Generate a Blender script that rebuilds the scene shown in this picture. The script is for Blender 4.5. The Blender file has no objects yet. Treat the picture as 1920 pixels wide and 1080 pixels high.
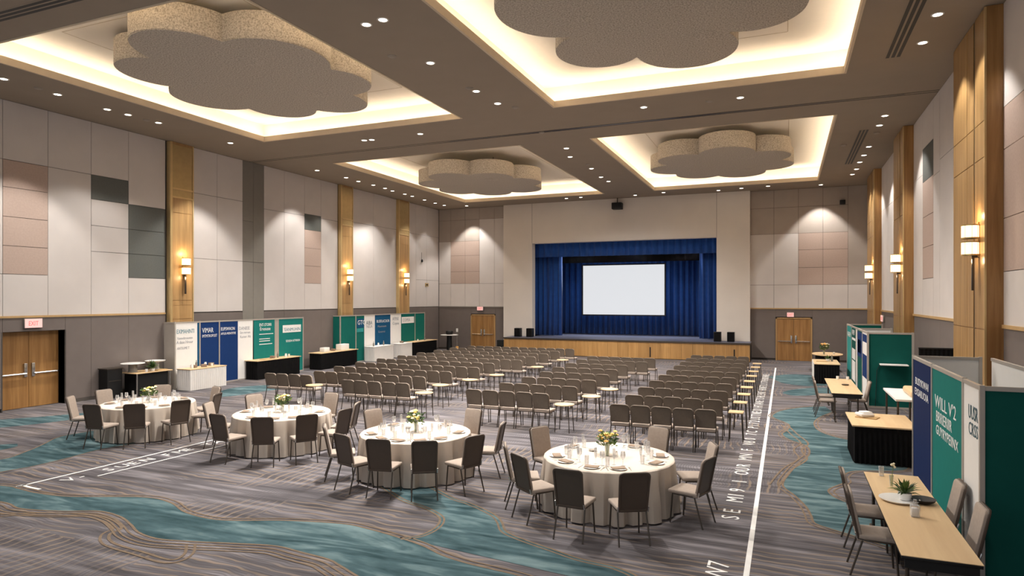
import bpy, bmesh, math, random
from mathutils import Vector, Matrix
random.seed(7)
scene = bpy.context.scene
COL = scene.collection
PI = math.pi
# ------------------------------------------------------------------ survey of the place
CF, CA, CV, CH = 1228.7, 0.39536, 559.0, 3.2          # focal length (px of 1920), yaw, horizon row, eye height
cC, sC = math.cos(CA), math.sin(CA)
def F(u, v, Z=0.0):                                    # where a sight line meets a level plane
    zc = -(Z - CH) * CF / (v - CV); xc = (u - 960) / CF * zc
    return (xc * cC - zc * sC, xc * sC + zc * cC)
def WX(u, x):                                          # Y of a sight line on the plane X = x
    k = (u - 960) / CF; dx = k * cC - sC; dy = k * sC + cC
    return x / dx * dy
def WXZ(u, v, x):
    k = (u - 960) / CF; dx = k * cC - sC
    return CH - (v - CV) / CF * (x / dx)
def WYX(u, y):
    k = (u - 960) / CF; dx = k * cC - sC; dy = k * sC + cC
    return y / dy * dx
def WYZ(u, v, y):
    k = (u - 960) / CF; dy = k * sC + cC
    return CH - (v - CV) / CF * (y / dy)
XL, XR, YB, ZC, ZW, YN = -20.2, 3.8, 36.4, 8.77, 2.68, -2.0
ORD = ['zeroth', 'first', 'second', 'third', 'fourth', 'fifth', 'sixth', 'seventh', 'eighth', 'ninth', 'tenth', 'eleventh', 'twelfth', 'thirteenth', 'fourteenth', 'fifteenth', 'sixteenth']

# ------------------------------------------------------------------ materials
def lin(c):
    r = []
    for x in c:
        x /= 255.0
        r.append(x / 12.92 if x <= 0.04045 else ((x + 0.055) / 1.055) ** 2.4)
    return (r[0], r[1], r[2], 1.0)
MATS = {}
class NT:
    def __init__(s, name):
        s.m = bpy.data.materials.new(name); s.m.use_nodes = True
        s.t = s.m.node_tree; s.n = s.t.nodes; s.l = s.t.links
        s.b = s.n['Principled BSDF']; MATS[name] = s.m
    def node(s, typ, **kw):
        n = s.n.new(typ)
        for k, v in kw.items(): setattr(n, k, v)
        return n
    def link(s, a, b): s.l.new(a, b)
    def val(s, sock, v):
        if hasattr(v, 'default_value') or hasattr(v, 'is_linked'): s.l.new(v, sock)
        else: sock.default_value = v
    def math(s, op, a, b=0.0, c=0.0):
        n = s.node('ShaderNodeMath', operation=op)
        s.val(n.inputs[0], a); s.val(n.inputs[1], b); s.val(n.inputs[2], c)
        return n.outputs[0]
    def mix(s, f, a, b):
        n = s.node('ShaderNodeMix', data_type='RGBA')
        s.val(n.inputs[0], f); s.val(n.inputs[6], a); s.val(n.inputs[7], b)
        return n.outputs[2]
    def obj(s, scale=(1, 1, 1), rot=(0, 0, 0)):
        tc = s.node('ShaderNodeTexCoord'); mp = s.node('ShaderNodeMapping')
        mp.inputs['Scale'].default_value = scale; mp.inputs['Rotation'].default_value = rot
        s.link(tc.outputs['Object'], mp.inputs['Vector']); return mp.outputs[0]
    def noise(s, vec, scale, detail=2.0, rough=0.5, dist=0.0):
        n = s.node('ShaderNodeTexNoise')
        s.link(vec, n.inputs['Vector']); n.inputs['Scale'].default_value = scale
        n.inputs['Detail'].default_value = detail; n.inputs['Roughness'].default_value = rough
        n.inputs['Distortion'].default_value = dist
        return n.outputs['Fac']
    def ramp(s, f, stops):
        n = s.node('ShaderNodeValToRGB'); e = n.color_ramp.elements
        while len(e) < len(stops): e.new(0.5)
        for i, (p, c) in enumerate(stops): e[i].position = p; e[i].color = c
        s.link(f, n.inputs[0]); return n.outputs[0]
    def bump(s, h, strength=0.3, dist=0.01):
        n = s.node('ShaderNodeBump'); n.inputs['Strength'].default_value = strength
        n.inputs['Distance'].default_value = dist
        s.link(h, n.inputs['Height']); s.link(n.outputs[0], s.b.inputs['Normal'])
def plain(name, c, rough=0.6, metal=0.0, var=0.06, scale=6.0, bump=0.0, spec=0.4, sheen=0.0):
    t = NT(name); v = t.obj()
    f = t.noise(v, scale, 3.0)
    a = lin(c); lo = tuple(x * (1 - var) for x in a[:3]) + (1,); hi = tuple(min(1, x * (1 + var)) for x in a[:3]) + (1,)
    t.link(t.ramp(f, [(0.3, lo), (0.7, hi)]), t.b.inputs['Base Color'])
    t.b.inputs['Roughness'].default_value = rough; t.b.inputs['Metallic'].default_value = metal
    t.b.inputs['Specular IOR Level'].default_value = spec
    if sheen: t.b.inputs['Sheen Weight'].default_value = sheen
    if bump: t.bump(t.noise(v, scale * 12, 2.0), bump, 0.004)
    return t.m
def wood(name, c0, c1, axis=2, rough=0.45, k=9.0, planks=0.0, paxis=0):
    t = NT(name); s = [k, k, k]; s[axis] = 0.45
    f = t.noise(t.obj(tuple(s)), 1.0, 4.0, 0.6, 0.6)
    col = t.ramp(f, [(0.3, lin(c0)), (0.72, lin(c1))])
    if planks:
        sep = t.node('ShaderNodeSeparateXYZ'); t.link(t.obj(), sep.inputs[0])
        q = t.math('DIVIDE', sep.outputs[paxis], planks)
        wn = t.node('ShaderNodeTexWhiteNoise', noise_dimensions='1D'); t.link(t.math('FLOOR', q), wn.inputs['W'])
        col = t.mix(t.math('MULTIPLY', wn.outputs['Value'], 0.45), col, lin(tuple(x * 0.82 for x in c0)))
    t.link(col, t.b.inputs['Base Color']); t.b.inputs['Roughness'].default_value = rough
    return t.m
def emit(name, c, strength):
    t = NT(name)
    t.b.inputs['Base Color'].default_value = lin(c)
    t.b.inputs['Emission Color'].default_value = lin(c); t.b.inputs['Emission Strength'].default_value = strength
    t.b.inputs['Roughness'].default_value = 0.5
    return t.m
def carpet():
    t = NT('carpet_grey'); v = t.obj()
    sep = t.node('ShaderNodeSeparateXYZ'); t.link(v, sep.inputs[0])
    x, y = sep.outputs[0], sep.outputs[1]
    wob = t.math('MULTIPLY', t.math('SUBTRACT', t.noise(t.obj((0.55, 0.55, 1)), 1.0, 2.0), 0.5), 0.55)
    B = 1.45
    bx = t.math('FLOOR', t.math('DIVIDE', t.math('ADD', x, wob), B)); by = t.math('FLOOR', t.math('DIVIDE', t.math('ADD', y, wob), B))
    wn = t.node('ShaderNodeTexWhiteNoise', noise_dimensions='2D')
    cx = t.node('ShaderNodeCombineXYZ'); t.link(bx, cx.inputs[0]); t.link(by, cx.inputs[1]); t.link(cx.outputs[0], wn.inputs['Vector'])
    par = t.math('GREATER_THAN', wn.outputs['Value'], 0.62)
    s = t.math('ADD', t.math('MULTIPLY', par, x), t.math('MULTIPLY', t.math('SUBTRACT', 1.0, par), y))
    s = t.math('ADD', s, t.math('MULTIPLY', t.math('SUBTRACT', t.noise(t.obj((1.2, 1.2, 1)), 1.0, 2.0), 0.5), 0.35))
    st = t.math('FRACT', t.math('DIVIDE', s, 0.155))
    line = t.math('LESS_THAN', st, 0.26)
    fine = t.math('FRACT', t.math('DIVIDE', s, 0.052))
    strk = t.noise(t.obj((0.5, 5.5, 1)), 1.0, 3.0, 0.6)
    base = t.ramp(strk, [(0.33, lin((76, 73, 75))), (0.52, lin((104, 100, 103))), (0.68, lin((140, 135, 138)))])
    base = t.mix(t.math('MULTIPLY', t.math('LESS_THAN', fine, 0.45), 0.35), base, lin((72, 66, 67)))
    msk = t.ramp(t.noise(t.obj((0.5, 0.9, 1)), 1.0, 2.0), [(0.43, (0, 0, 0, 1)), (0.57, (1, 1, 1, 1))])
    mm = t.math('MULTIPLY', t.math('MULTIPLY', line, 0.6), msk)
    col = t.mix(mm, base, lin((146, 128, 110)))
    t.link(col, t.b.inputs['Base Color']); t.b.inputs['Roughness'].default_value = 0.95
    t.b.inputs['Specular IOR Level'].default_value = 0.1
    t.bump(t.noise(v, 160.0, 2.0), 0.35, 0.006)
    return t.m
def teal_carpet():
    t = NT('carpet_teal'); f = t.noise(t.obj((0.45, 2.2, 1), (0, 0, 0.35)), 1.0, 3.0, 0.5, 2.2)
    g = t.noise(t.obj((4, 9, 1), (0, 0, 0.35)), 1.0, 2.0)
    h = t.math('ADD', t.math('MULTIPLY', f, 0.8), t.math('MULTIPLY', g, 0.2))
    t.link(t.ramp(h, [(0.34, lin((44, 66, 70))), (0.50, lin((72, 95, 100))), (0.68, lin((112, 133, 135)))]), t.b.inputs['Base Color'])
    t.b.inputs['Roughness'].default_value = 0.95; t.b.inputs['Specular IOR Level'].default_value = 0.1
    t.bump(t.noise(t.obj(), 160.0, 2.0), 0.35, 0.006)
    return t.m
def felt(name, c, c2):
    t = NT(name); v = t.obj()
    f = t.noise(v, 30.0, 4.0, 0.7)
    t.link(t.ramp(f, [(0.36, lin(c2)), (0.58, lin(c))]), t.b.inputs['Base Color'])
    t.b.inputs['Roughness'].default_value = 0.95; t.b.inputs['Specular IOR Level'].default_value = 0.15
    t.bump(f, 0.5, 0.02); return t.m
def glassy(name, tint, alpha=0.72):
    t = NT(name); out = t.n['Material Output']
    tr = t.node('ShaderNodeBsdfTransparent'); tr.inputs[0].default_value = tint
    gl = t.node('ShaderNodeBsdfGlossy'); gl.inputs['Roughness'].default_value = 0.08
    df = t.node('ShaderNodeBsdfDiffuse'); df.inputs[0].default_value = (0.85, 0.85, 0.84, 1)
    fr = t.node('ShaderNodeLayerWeight'); fr.inputs[0].default_value = 0.45
    m1 = t.node('ShaderNodeMixShader'); m2 = t.node('ShaderNodeMixShader')
    m1.inputs[0].default_value = 0.5; t.link(gl.outputs[0], m1.inputs[1]); t.link(df.outputs[0], m1.inputs[2])
    t.link(t.math('ADD', t.math('MULTIPLY', fr.outputs['Facing'], 0.75), 1 - alpha - 0.12), m2.inputs[0])
    t.link(tr.outputs[0], m2.inputs[1]); t.link(m1.outputs[0], m2.inputs[2]); t.link(m2.outputs[0], out.inputs[0])
    return t.m
M_carpet = carpet(); M_teal = teal_carpet()
M_tan = plain('carpet_tan_line', (120, 104, 88), 0.95, spec=0.1, var=0.15, scale=12)
M_tape = plain('floor_white', (236, 234, 230), 0.7)
M_soffit = plain('ceiling_taupe', (152, 140, 126), 0.9, var=0.02, scale=1.5, spec=0.15)
M_cream = plain('coffer_cream', (240, 231, 216), 0.9, var=0.01, spec=0.1)
M_lip = plain('coffer_lip_tan', (208, 192, 168), 0.8, var=0.02, spec=0.2)
M_led = emit('led_warm', (255, 240, 219), 19.0)
M_felt = felt('cloud_felt', (206, 197, 183), (150, 140, 127))
M_light = plain('panel_light_grey', (208, 201, 196), 0.9, var=0.025, scale=1.5, bump=0.05, spec=0.15)
M_pink = plain('panel_dusty_pink', (184, 164, 152), 0.95, var=0.04, scale=20, bump=0.1, spec=0.1)
M_dark = plain('panel_slate', (104, 106, 102), 0.95, var=0.04, scale=20, bump=0.1, spec=0.1)
M_wains = plain('wainscot_taupe', (118, 109, 104), 0.9, var=0.03, scale=3, bump=0.08, spec=0.15)
M_dimmed = plain('back_wall_dimmed', (174, 163, 153), 0.9, var=0.03, scale=2, bump=0.06, spec=0.15)  # upper back-wall panels: light falloff put into a darker panel colour
M_pocket = plain('partition_grey', (134, 129, 121), 0.85, var=0.02, spec=0.2)
M_seam = plain('seam_dark', (84, 78, 73), 0.9)
M_prosc = plain('proscenium_plaster', (224, 216, 207), 0.9, var=0.02, scale=1, spec=0.15)
M_wood = wood('pilaster_oak', (164, 128, 82), (196, 158, 106), 2, 0.42)
M_woodr = wood('pilaster_oak_dark', (144, 110, 66), (178, 142, 92), 2, 0.42)
M_door = wood('door_oak', (140, 98, 52), (178, 134, 80), 2, 0.4)
M_stagew = wood('stage_front_oak', (168, 124, 70), (198, 154, 96), 2, 0.45, planks=0.58, paxis=0)
M_trimw = plain('trim_oak', (190, 156, 108), 0.5)
M_ttop = wood('table_top_maple', (212, 178, 134), (228, 198, 154), 1, 0.4, 6.0)
M_brass = plain('brass', (192, 166, 118), 0.32, 0.5, var=0.05)
M_brasst = plain('brass_trim', (212, 184, 132), 0.3, 0.45, var=0.03)
M_chrome = plain('chrome', (200, 198, 194), 0.22, 0.95, var=0.02)
M_steel = plain('dark_steel', (92, 84, 76), 0.35, 0.8, var=0.03)
M_black = plain('black_paint', (18, 18, 18), 0.5, var=0.1)
M_blkcloth = plain('black_cloth', (22, 21, 21), 0.9, var=0.15, spec=0.1)
M_whtcloth = plain('white_cloth', (226, 221, 215), 0.9, var=0.02, spec=0.1)
M_cloth = plain('tablecloth_ivory', (190, 178, 165), 0.9, var=0.015, spec=0.1)
M_seat = plain('chair_fabric_beige', (172, 157, 144), 0.9, var=0.05, scale=25, bump=0.1, spec=0.15, sheen=0.1)
M_back = plain('chair_back_brown', (82, 69, 59), 0.45, var=0.04, scale=10, spec=0.4)
M_rowback = plain('row_chair_fabric_taupe', (106, 95, 84), 0.85, var=0.05, scale=25, bump=0.1, spec=0.2)
M_blue = plain('curtain_blue', (36, 80, 154), 0.8, var=0.1, scale=4, spec=0.2, sheen=0.2)
M_deck = plain('stage_deck', (92, 94, 112), 0.5, var=0.06, scale=4)
M_screen = emit('screen_glow', (240, 242, 246), 0.84); M_screen.node_tree.nodes['Principled BSDF'].inputs['Base Color'].default_value = (.02, .02, .02, 1)
M_white = plain('white_laminate', (224, 219, 212), 0.6, var=0.01, spec=0.3)
M_card = plain('white_card', (236, 233, 228), 0.7, var=0.01, spec=0.2)
M_alu = plain('aluminium_frame', (186, 178, 168), 0.45, 0.35, var=0.02)
M_greenp = plain('booth_green', (22, 104, 94), 0.75, var=0.03, spec=0.12)
M_greend = plain('booth_deep_green', (18, 84, 76), 0.75, var=0.03, spec=0.12)
M_tealp = plain('booth_teal', (30, 118, 110), 0.75, var=0.03, spec=0.12)
M_tealb = plain('booth_pale_teal', (58, 150, 148), 0.75, var=0.03, spec=0.12)
M_navy = plain('booth_navy', (26, 54, 104), 0.75, var=0.03, spec=0.12)
M_navy2 = plain('booth_indigo', (20, 38, 80), 0.75, var=0.03, spec=0.12)
M_petrol = plain('booth_petrol', (28, 84, 120), 0.75, var=0.03, spec=0.12)
M_txtw = plain('print_white', (240, 240, 238), 0.7, var=0.0)
M_txtg = plain('print_grey', (150, 152, 158), 0.7, var=0.0)
M_txtt = plain('print_teal', (52, 120, 138), 0.7, var=0.0)
M_txtd = plain('print_dark', (70, 96, 106), 0.7, var=0.0)
M_red = emit('exit_red_glow', (238, 96, 92), 0.9)
M_exitbox = emit('exit_face', (236, 190, 184), 0.55)
M_lens = emit('downlight_lens', (255, 244, 226), 9.0)
M_lensoff = plain('detector_grey', (150, 140, 128), 0.6)
M_shade = emit('sconce_shade', (255, 214, 150), 4.2)
M_glass = glassy('clear_glass', (0.97, 0.97, 0.97, 1))
M_plate = plain('china', (238, 236, 232), 0.25, var=0.0, spec=0.5)
M_napk = plain('napkin_tan', (138, 120, 104), 0.9, var=0.06, spec=0.1)
M_leaf = plain('leaf_green', (96, 116, 52), 0.6, var=0.3, scale=20)
M_leafd = plain('leaf_dark', (56, 84, 44), 0.6, var=0.3, scale=20)
M_stem = plain('stem_green', (104, 116, 58), 0.6, var=0.2)
M_flo = plain('petal_orange', (232, 176, 96), 0.7, var=0.2, scale=30)
M_fly = plain('petal_yellow', (238, 214, 120), 0.7, var=0.15, scale=30)
M_flc = plain('petal_cream', (240, 228, 196), 0.7, var=0.1, scale=30)
M_water = glassy('vase_water', (0.86, 0.9, 0.78, 1), 0.7)

# ------------------------------------------------------------------ mesh builder
class MB:
    def __init__(s): s.v = []; s.f = []; s.m = []
    def add(s, vs, fs, mi=0):
        o = len(s.v); s.v += [tuple(p) for p in vs]
        for f in fs: s.f.append(tuple(i + o for i in f)); s.m.append(mi)
        return s
    def box(s, x0, x1, y0, y1, z0, z1, mi=0):
        return s.add([(x0, y0, z0), (x1, y0, z0), (x1, y1, z0), (x0, y1, z0), (x0, y0, z1), (x1, y0, z1), (x1, y1, z1), (x0, y1, z1)],
              [(0, 3, 2, 1), (4, 5, 6, 7), (0, 1, 5, 4), (1, 2, 6, 5), (2, 3, 7, 6), (3, 0, 4, 7)], mi)
    def rbox(s, x0, x1, y0, y1, z0, z1, r=0.02, seg=2, mi=0):
        bm = bmesh.new(); bmesh.ops.create_cube(bm, size=1.0)
        for v in bm.verts: v.co = ((x0 + x1) / 2 + v.co.x * (x1 - x0), (y0 + y1) / 2 + v.co.y * (y1 - y0), (z0 + z1) / 2 + v.co.z * (z1 - z0))
        bmesh.ops.bevel(bm, geom=bm.edges[:], offset=r, segments=seg, affect='EDGES', profile=0.5)
        return s.frombm(bm, mi)
    def frombm(s, bm, mi=0):
        bm.verts.index_update()
        s.add([v.co[:] for v in bm.verts], [[v.index for v in f.verts] for f in bm.faces], mi); bm.free(); return s
    def tube(s, pts, r, n=8, mi=0, r2=None):
        pts = [Vector(p) for p in pts]; rings = []
        up = None
        for i, p in enumerate(pts):
            d = (pts[min(i + 1, len(pts) - 1)] - pts[max(i - 1, 0)]).normalized()
            if up is None: up = Vector((0, 0, 1)) if abs(d.z) < 0.9 else Vector((1, 0, 0))
            a = d.cross(up).normalized(); b = a.cross(d)
            rr = r if r2 is None else r + (r2 - r) * i / (len(pts) - 1)
            rings.append([p + (a * math.cos(2 * PI * k / n) + b * math.sin(2 * PI * k / n)) * rr for k in range(n)])
        vs = [q for R in rings for q in R]; fs = []
        for i in range(len(pts) - 1):
            for k in range(n):
                fs.append((i * n + k, i * n + (k + 1) % n, (i + 1) * n + (k + 1) % n, (i + 1) * n + k))
        fs.append(tuple(range(n))); fs.append(tuple((len(pts) - 1) * n + k for k in reversed(range(n))))
        return s.add(vs, fs, mi)
    def lathe(s, prof, n=16, c=(0, 0, 0), mi=0):
        vs = []; fs = []
        for r, z in prof:
            for k in range(n): vs.append((c[0] + r * math.cos(2 * PI * k / n), c[1] + r * math.sin(2 * PI * k / n), c[2] + z))
        for i in range(len(prof) - 1):
            for k in range(n): fs.append((i * n + k, i * n + (k + 1) % n, (i + 1) * n + (k + 1) % n, (i + 1) * n + k))
        if prof[0][0] > 1e-5: fs.append(tuple(reversed(range(n))))
        if prof[-1][0] > 1e-5: fs.append(tuple((len(prof) - 1) * n + k for k in range(n)))
        return s.add(vs, fs, mi)
    def prism(s, poly, z0, z1, mi=0):
        n = len(poly)
        vs = [(x, y, z0) for x, y in poly] + [(x, y, z1) for x, y in poly]
        fs = [tuple(reversed(range(n))), tuple(range(n, 2 * n))] + [(i, (i + 1) % n, n + (i + 1) % n, n + i) for i in range(n)]
        return s.add(vs, fs, mi)
    def ball(s, c, r, mi=0, sc=(1, 1, 1), sub=1):
        bm = bmesh.new(); bmesh.ops.create_icosphere(bm, subdivisions=sub, radius=r)
        for v in bm.verts: v.co = (c[0] + v.co.x * sc[0], c[1] + v.co.y * sc[1], c[2] + v.co.z * sc[2])
        return s.frombm(bm, mi)
    def shift(s, o):
        s.v = [(x - o[0], y - o[1], z - o[2]) for x, y, z in s.v]; return s
    def mesh(s, name, mats, smooth=True):
        me = bpy.data.meshes.new(name); me.from_pydata(s.v, [], s.f)
        for m in (mats if isinstance(mats, (list, tuple)) else [mats]): me.materials.append(m)
        me.polygons.foreach_set('material_index', s.m)
        bm = bmesh.new(); bm.from_mesh(me); bmesh.ops.recalc_face_normals(bm, faces=bm.faces[:]); bm.to_mesh(me); bm.free()
        if smooth:
            me.polygons.foreach_set('use_smooth', [True] * len(me.polygons))
            me.set_sharp_from_angle(angle=math.radians(35))
        me.update(); return me
    def build(s, name, mats, parent=None, smooth=True, loc=None):
        o = bpy.data.objects.new(name, s.mesh(name, mats, smooth)); COL.objects.link(o)
        if loc is not None: o.location = loc
        if parent is not None: o.parent = parent
        return o
def tag(o, label=None, cat=None, group=None, kind=None):
    if label: o['label'] = label
    if cat: o['category'] = cat
    if group: o['group'] = group
    if kind: o['kind'] = kind
    return o
def thing(name, label, cat, loc=(0, 0, 0), rz=0.0, group=None):
    o = bpy.data.objects.new(name, None); COL.objects.link(o); o.empty_display_size = 0.1
    o.location = loc; o.rotation_euler = (0, 0, rz)
    return tag(o, label, cat, group)
def put(meshes, name, label, cat, loc, rz=0.0, group=None):
    """a thing out of shared part meshes: [(part name, mesh, [(sub name, mesh)])]"""
    o = thing(name, label, cat, loc, rz, group)
    for p in meshes:
        c = bpy.data.objects.new(p[0], p[1]); COL.objects.link(c); c.parent = o
        for q in (p[2] if len(p) > 2 else []):
            d = bpy.data.objects.new(q[0], q[1]); COL.objects.link(d); d.parent = c
    return o
def single(mesh, name, label, cat, loc, rz=0.0, group=None):
    o = bpy.data.objects.new(name, mesh); COL.objects.link(o); o.location = loc; o.rotation_euler = (0, 0, rz)
    return tag(o, label, cat, group)
def struct(o): o['kind'] = 'structure'; return o
def lettering(body, size, org, xd, up, mat, parent, name='lettering', stretch=1.0, align='LEFT', off=(0, 0, 0), width=None):
    cu = bpy.data.curves.new('lettering', 'FONT'); cu.body = body; cu.size = size; cu.align_x = align; cu.extrude = 0.0015; cu.resolution_u = 2
    to = bpy.data.objects.new('tmp', cu); COL.objects.link(to)
    dg = bpy.context.evaluated_depsgraph_get(); me = bpy.data.meshes.new_from_object(to.evaluated_get(dg))
    bpy.data.objects.remove(to); bpy.data.curves.remove(cu)
    if width: stretch = width / max(v.co.x for v in me.vertices)
    xd = Vector(xd).normalized(); up = Vector(up).normalized(); nz = xd.cross(up)
    o3 = Vector(org) - Vector(off)
    for v in me.vertices: v.co = o3 + xd * v.co.x * stretch + up * v.co.y + nz * v.co.z
    me.materials.clear(); me.materials.append(mat); me.name = name
    o = bpy.data.objects.new(name, me); COL.objects.link(o); o.parent = parent
    return o
def smooth_line(pts, n=8, closed=False):
    P = [Vector((p[0], p[1])) for p in pts]; out = []; N = len(P)
    rng = range(N) if closed else range(N - 1)
    for i in rng:
        g = (lambda k: P[k % N]) if closed else (lambda k: P[max(0, min(N - 1, k))])
        a, b, c, d = g(i - 1), g(i), g(i + 1), g(i + 2)
        for k in range(n):
            t = k / n
            out.append(0.5 * ((2 * b) + (c - a) * t + (2 * a - 5 * b + 4 * c - d) * t * t + (3 * b - a - 3 * c + d) * t ** 3))
    if not closed: out.append(P[-1])
    return [(p.x, p.y) for p in out]
def ribbon(mb, pts, w, z, off=0.0, mi=0):
    n = len(pts); vs = []
    for i in range(n):
        a = Vector(pts[max(0, i - 1)]); b = Vector(pts[min(n - 1, i + 1)]); d = (b - a)
        d = d.normalized() if d.length > 1e-6 else Vector((1, 0)); q = Vector((-d.y, d.x)); p = Vector(pts[i])
        for o in (off - w / 2, off + w / 2):
            e = p + q * o; vs.append((e.x, e.y, z))
    mb.add(vs, [(2 * i, 2 * i + 1, 2 * i + 3, 2 * i + 2) for i in range(n - 1)], mi)
# ================================================================== FLOOR
mb = MB(); mb.box(XL - 0.8, XR + 0.6, YN, YB + 5, -0.2, 0)
floor = struct(mb.build('floor', M_carpet))
P = lambda L: [F(u, v) for u, v in L]
A_top = P([(-160, 900), (0, 911), (33, 917), (67, 925), (133, 932), (267, 933), (317, 943), (343, 960), (383, 972), (433, 977), (533, 977), (640, 983), (690, 993), (740, 1007), (790, 1024), (827, 1042), (873, 1057), (923, 1069), (985, 1085), (1080, 1125), (1160, 1190)])
A_bot = P([(-160, 925), (0, 940), (40, 953), (117, 958), (187, 958), (227, 968), (248, 983), (263, 998), (300, 1010), (367, 1015), (433, 1018), (517, 1023), (567, 1035), (617, 1048), (640, 1060), (673, 1080), (760, 1130), (830, 1200)])
B_left = P([(700, 905), (735, 930), (757, 942), (790, 953), (817, 967), (822, 978), (810, 992), (783, 1004), (750, 1008)])
B_right = P([(800, 905), (853, 933), (880, 942), (907, 953), (933, 967), (944, 980), (953, 997), (990, 1013), (1040, 1030), (1090, 1047), (1157, 1063), (1205, 1085), (1240, 1120)])
C_top = P([(-120, 870), (0, 862), (50, 847), (83, 833), (110, 820), (150, 812), (230, 800), (330, 795)])
C_bot = P([(-120, 905), (0, 885), (67, 873), (133, 857), (187, 843), (250, 832), (330, 815)])
C2_top = P([(-60, 792), (0, 787), (70, 782), (140, 776), (200, 770)]); C2_bot = P([(-60, 808), (0, 802), (70, 795), (140, 786), (200, 777)])
C3_top = P([(-60, 838), (0, 834), (33, 832)]); C3_bot = P([(-60, 850), (0, 844), (33, 837)])
D_left = P([(1547, 762), (1505, 764), (1467, 770), (1450, 778), (1453, 784), (1480, 796), (1478, 806), (1468, 814), (1480, 824), (1513, 836), (1519, 852), (1500, 869), (1482, 888), (1470, 910), (1493, 930), (1513, 950), (1523, 967), (1530, 981), (1557, 991), (1600, 1004), (1680, 1030)])
D_right = P([(1560, 772), (1533, 784), (1525, 795), (1535, 808), (1563, 819), (1600, 828), (1660, 850), (1700, 880), (1603, 883), (1580, 893), (1582, 904), (1553, 917), (1557, 928), (1580, 940), (1640, 960), (1720, 1000)])
E_top = P([(1468, 735), (1490, 730), (1530, 727), (1560, 728)]); E_bot = P([(1468, 738), (1490, 742), (1530, 741), (1560, 738)])
G_top = P([(408, 735), (440, 727), (500, 722), (560, 720), (640, 716)]); G_bot = P([(408, 745), (450, 741), (500, 733), (560, 727), (640, 722)])
H_top = P([(1440, 706), (1480, 702), (1520, 704), (1560, 712)]); H_bot = P([(1465, 718), (1490, 722), (1520, 724), (1560, 722)])
mb = MB()
for a, b in ((A_top, A_bot), (B_left, B_right), (C_top, C_bot), (C2_top, C2_bot), (C3_top, C3_bot), (D_left, D_right), (E_top, E_bot), (G_top, G_bot), (H_top, H_bot)):
    pa = smooth_line(a); pb = smooth_line(b)
    pl = pa + pb[::-1]; mb.add([(x, y, 0.003) for x, y in pl], [tuple(range(len(pl)))])
mb.build('carpet_inlay', M_teal, floor, smooth=False)
mb = MB()
for pts, offs in ((A_top, (0.02, 0.1)), (A_bot, (-0.02, -0.11, -0.2, -0.27)), (B_left, (0.02, 0.08)), (B_right, (-0.02, -0.09)), (C_bot, (-0.02,)), (C_top, (0.02,)), (D_left, (-0.02, -0.1)), (D_right, (0.02, 0.1))):
    q = smooth_line(pts)
    for i, o in enumerate(offs): ribbon(mb, q, 0.028 if i else 0.036, 0.0045 + 0.0004 * i, o)
w1 = smooth_line(P([(1480, 797), (1500, 815), (1520, 832), (1508, 845), (1518, 862), (1492, 880), (1478, 895), (1466, 912)]))
ribbon(mb, w1, 0.04, 0.005, -0.05); ribbon(mb, w1, 0.035, 0.0052, -0.2)
w2 = smooth_line(P([(0, 965), (60, 962), (160, 964), (205, 973), (228, 990), (206, 1002), (212, 1018), (270, 1036), (320, 1050), (345, 1040), (350, 1022)]))
ribbon(mb, w2, 0.04, 0.005); ribbon(mb, w2, 0.035, 0.0052, -0.1)
mb.build('carpet_border_line', M_tan, floor, smooth=False)
mb = MB()
mb.add([(-0.45, 4.5, .004), (-0.385, 4.5, .004), (-0.385, 32.4, .004), (-0.45, 32.4, .004)], [(0, 1, 2, 3)])
ribbon(mb, smooth_line(P([(75, 918), (52, 913), (47, 909), (75, 903), (413, 822), (470, 808)])), 0.055, 0.006)
ribbon(mb, P([(183, 893), (413, 837), (520, 810)]), 0.045, 0.006)
mb.build('floor_tape_line', M_tape, floor, smooth=False)
y = 7.75
for k, ch in enumerate(['W7', ' ', 'S', 'E', ' ', 'M', '1', '9', ' ', '1', ' ', 'O', 'U', 'R', ' ', 'M', 'N', ' ', 'F', ' ', 'W', '3', '0', ' ', '7', 'C', ' ', 'P', '1', '7', '2', 'U', 'S', 'T', 'N', 'E', 'D', '1', 'H', 'T', 'A', 'N', 'E', 'T', 'S', 'H', 'L', 'E', 'N', 'T', ' ', 'H', 'U', 'N', 'E', 'T', 'L', 'I', 'S', 'T', 'R', 'E', 'N', 'D', 'U', 'H', 'N', 'E', 'L']):
    if ch != ' ': lettering(ch, 0.36, (-0.62, y, 0.004), (0, 1, 0), (-1, 0, 0), M_tape, floor, 'floor_lettering')
    y += 1.95 if len(ch) > 1 else (0.3 if ch != ' ' else 0.26)
y = 7.55
for ch in ['V', '-', ' ', 'S', 'U', 'E', 'N', ' ', 'F', 'M', 'E', ' ', 'T', 'A', '-', 'N', 'E', 'S', ' ', 'T']:
    if ch != ' ': lettering(ch, 0.34, (-11.54, y, 0.004), (0, 1, 0), (-1, 0, 0), M_tape, floor, 'floor_lettering')
    y += 0.25

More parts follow.
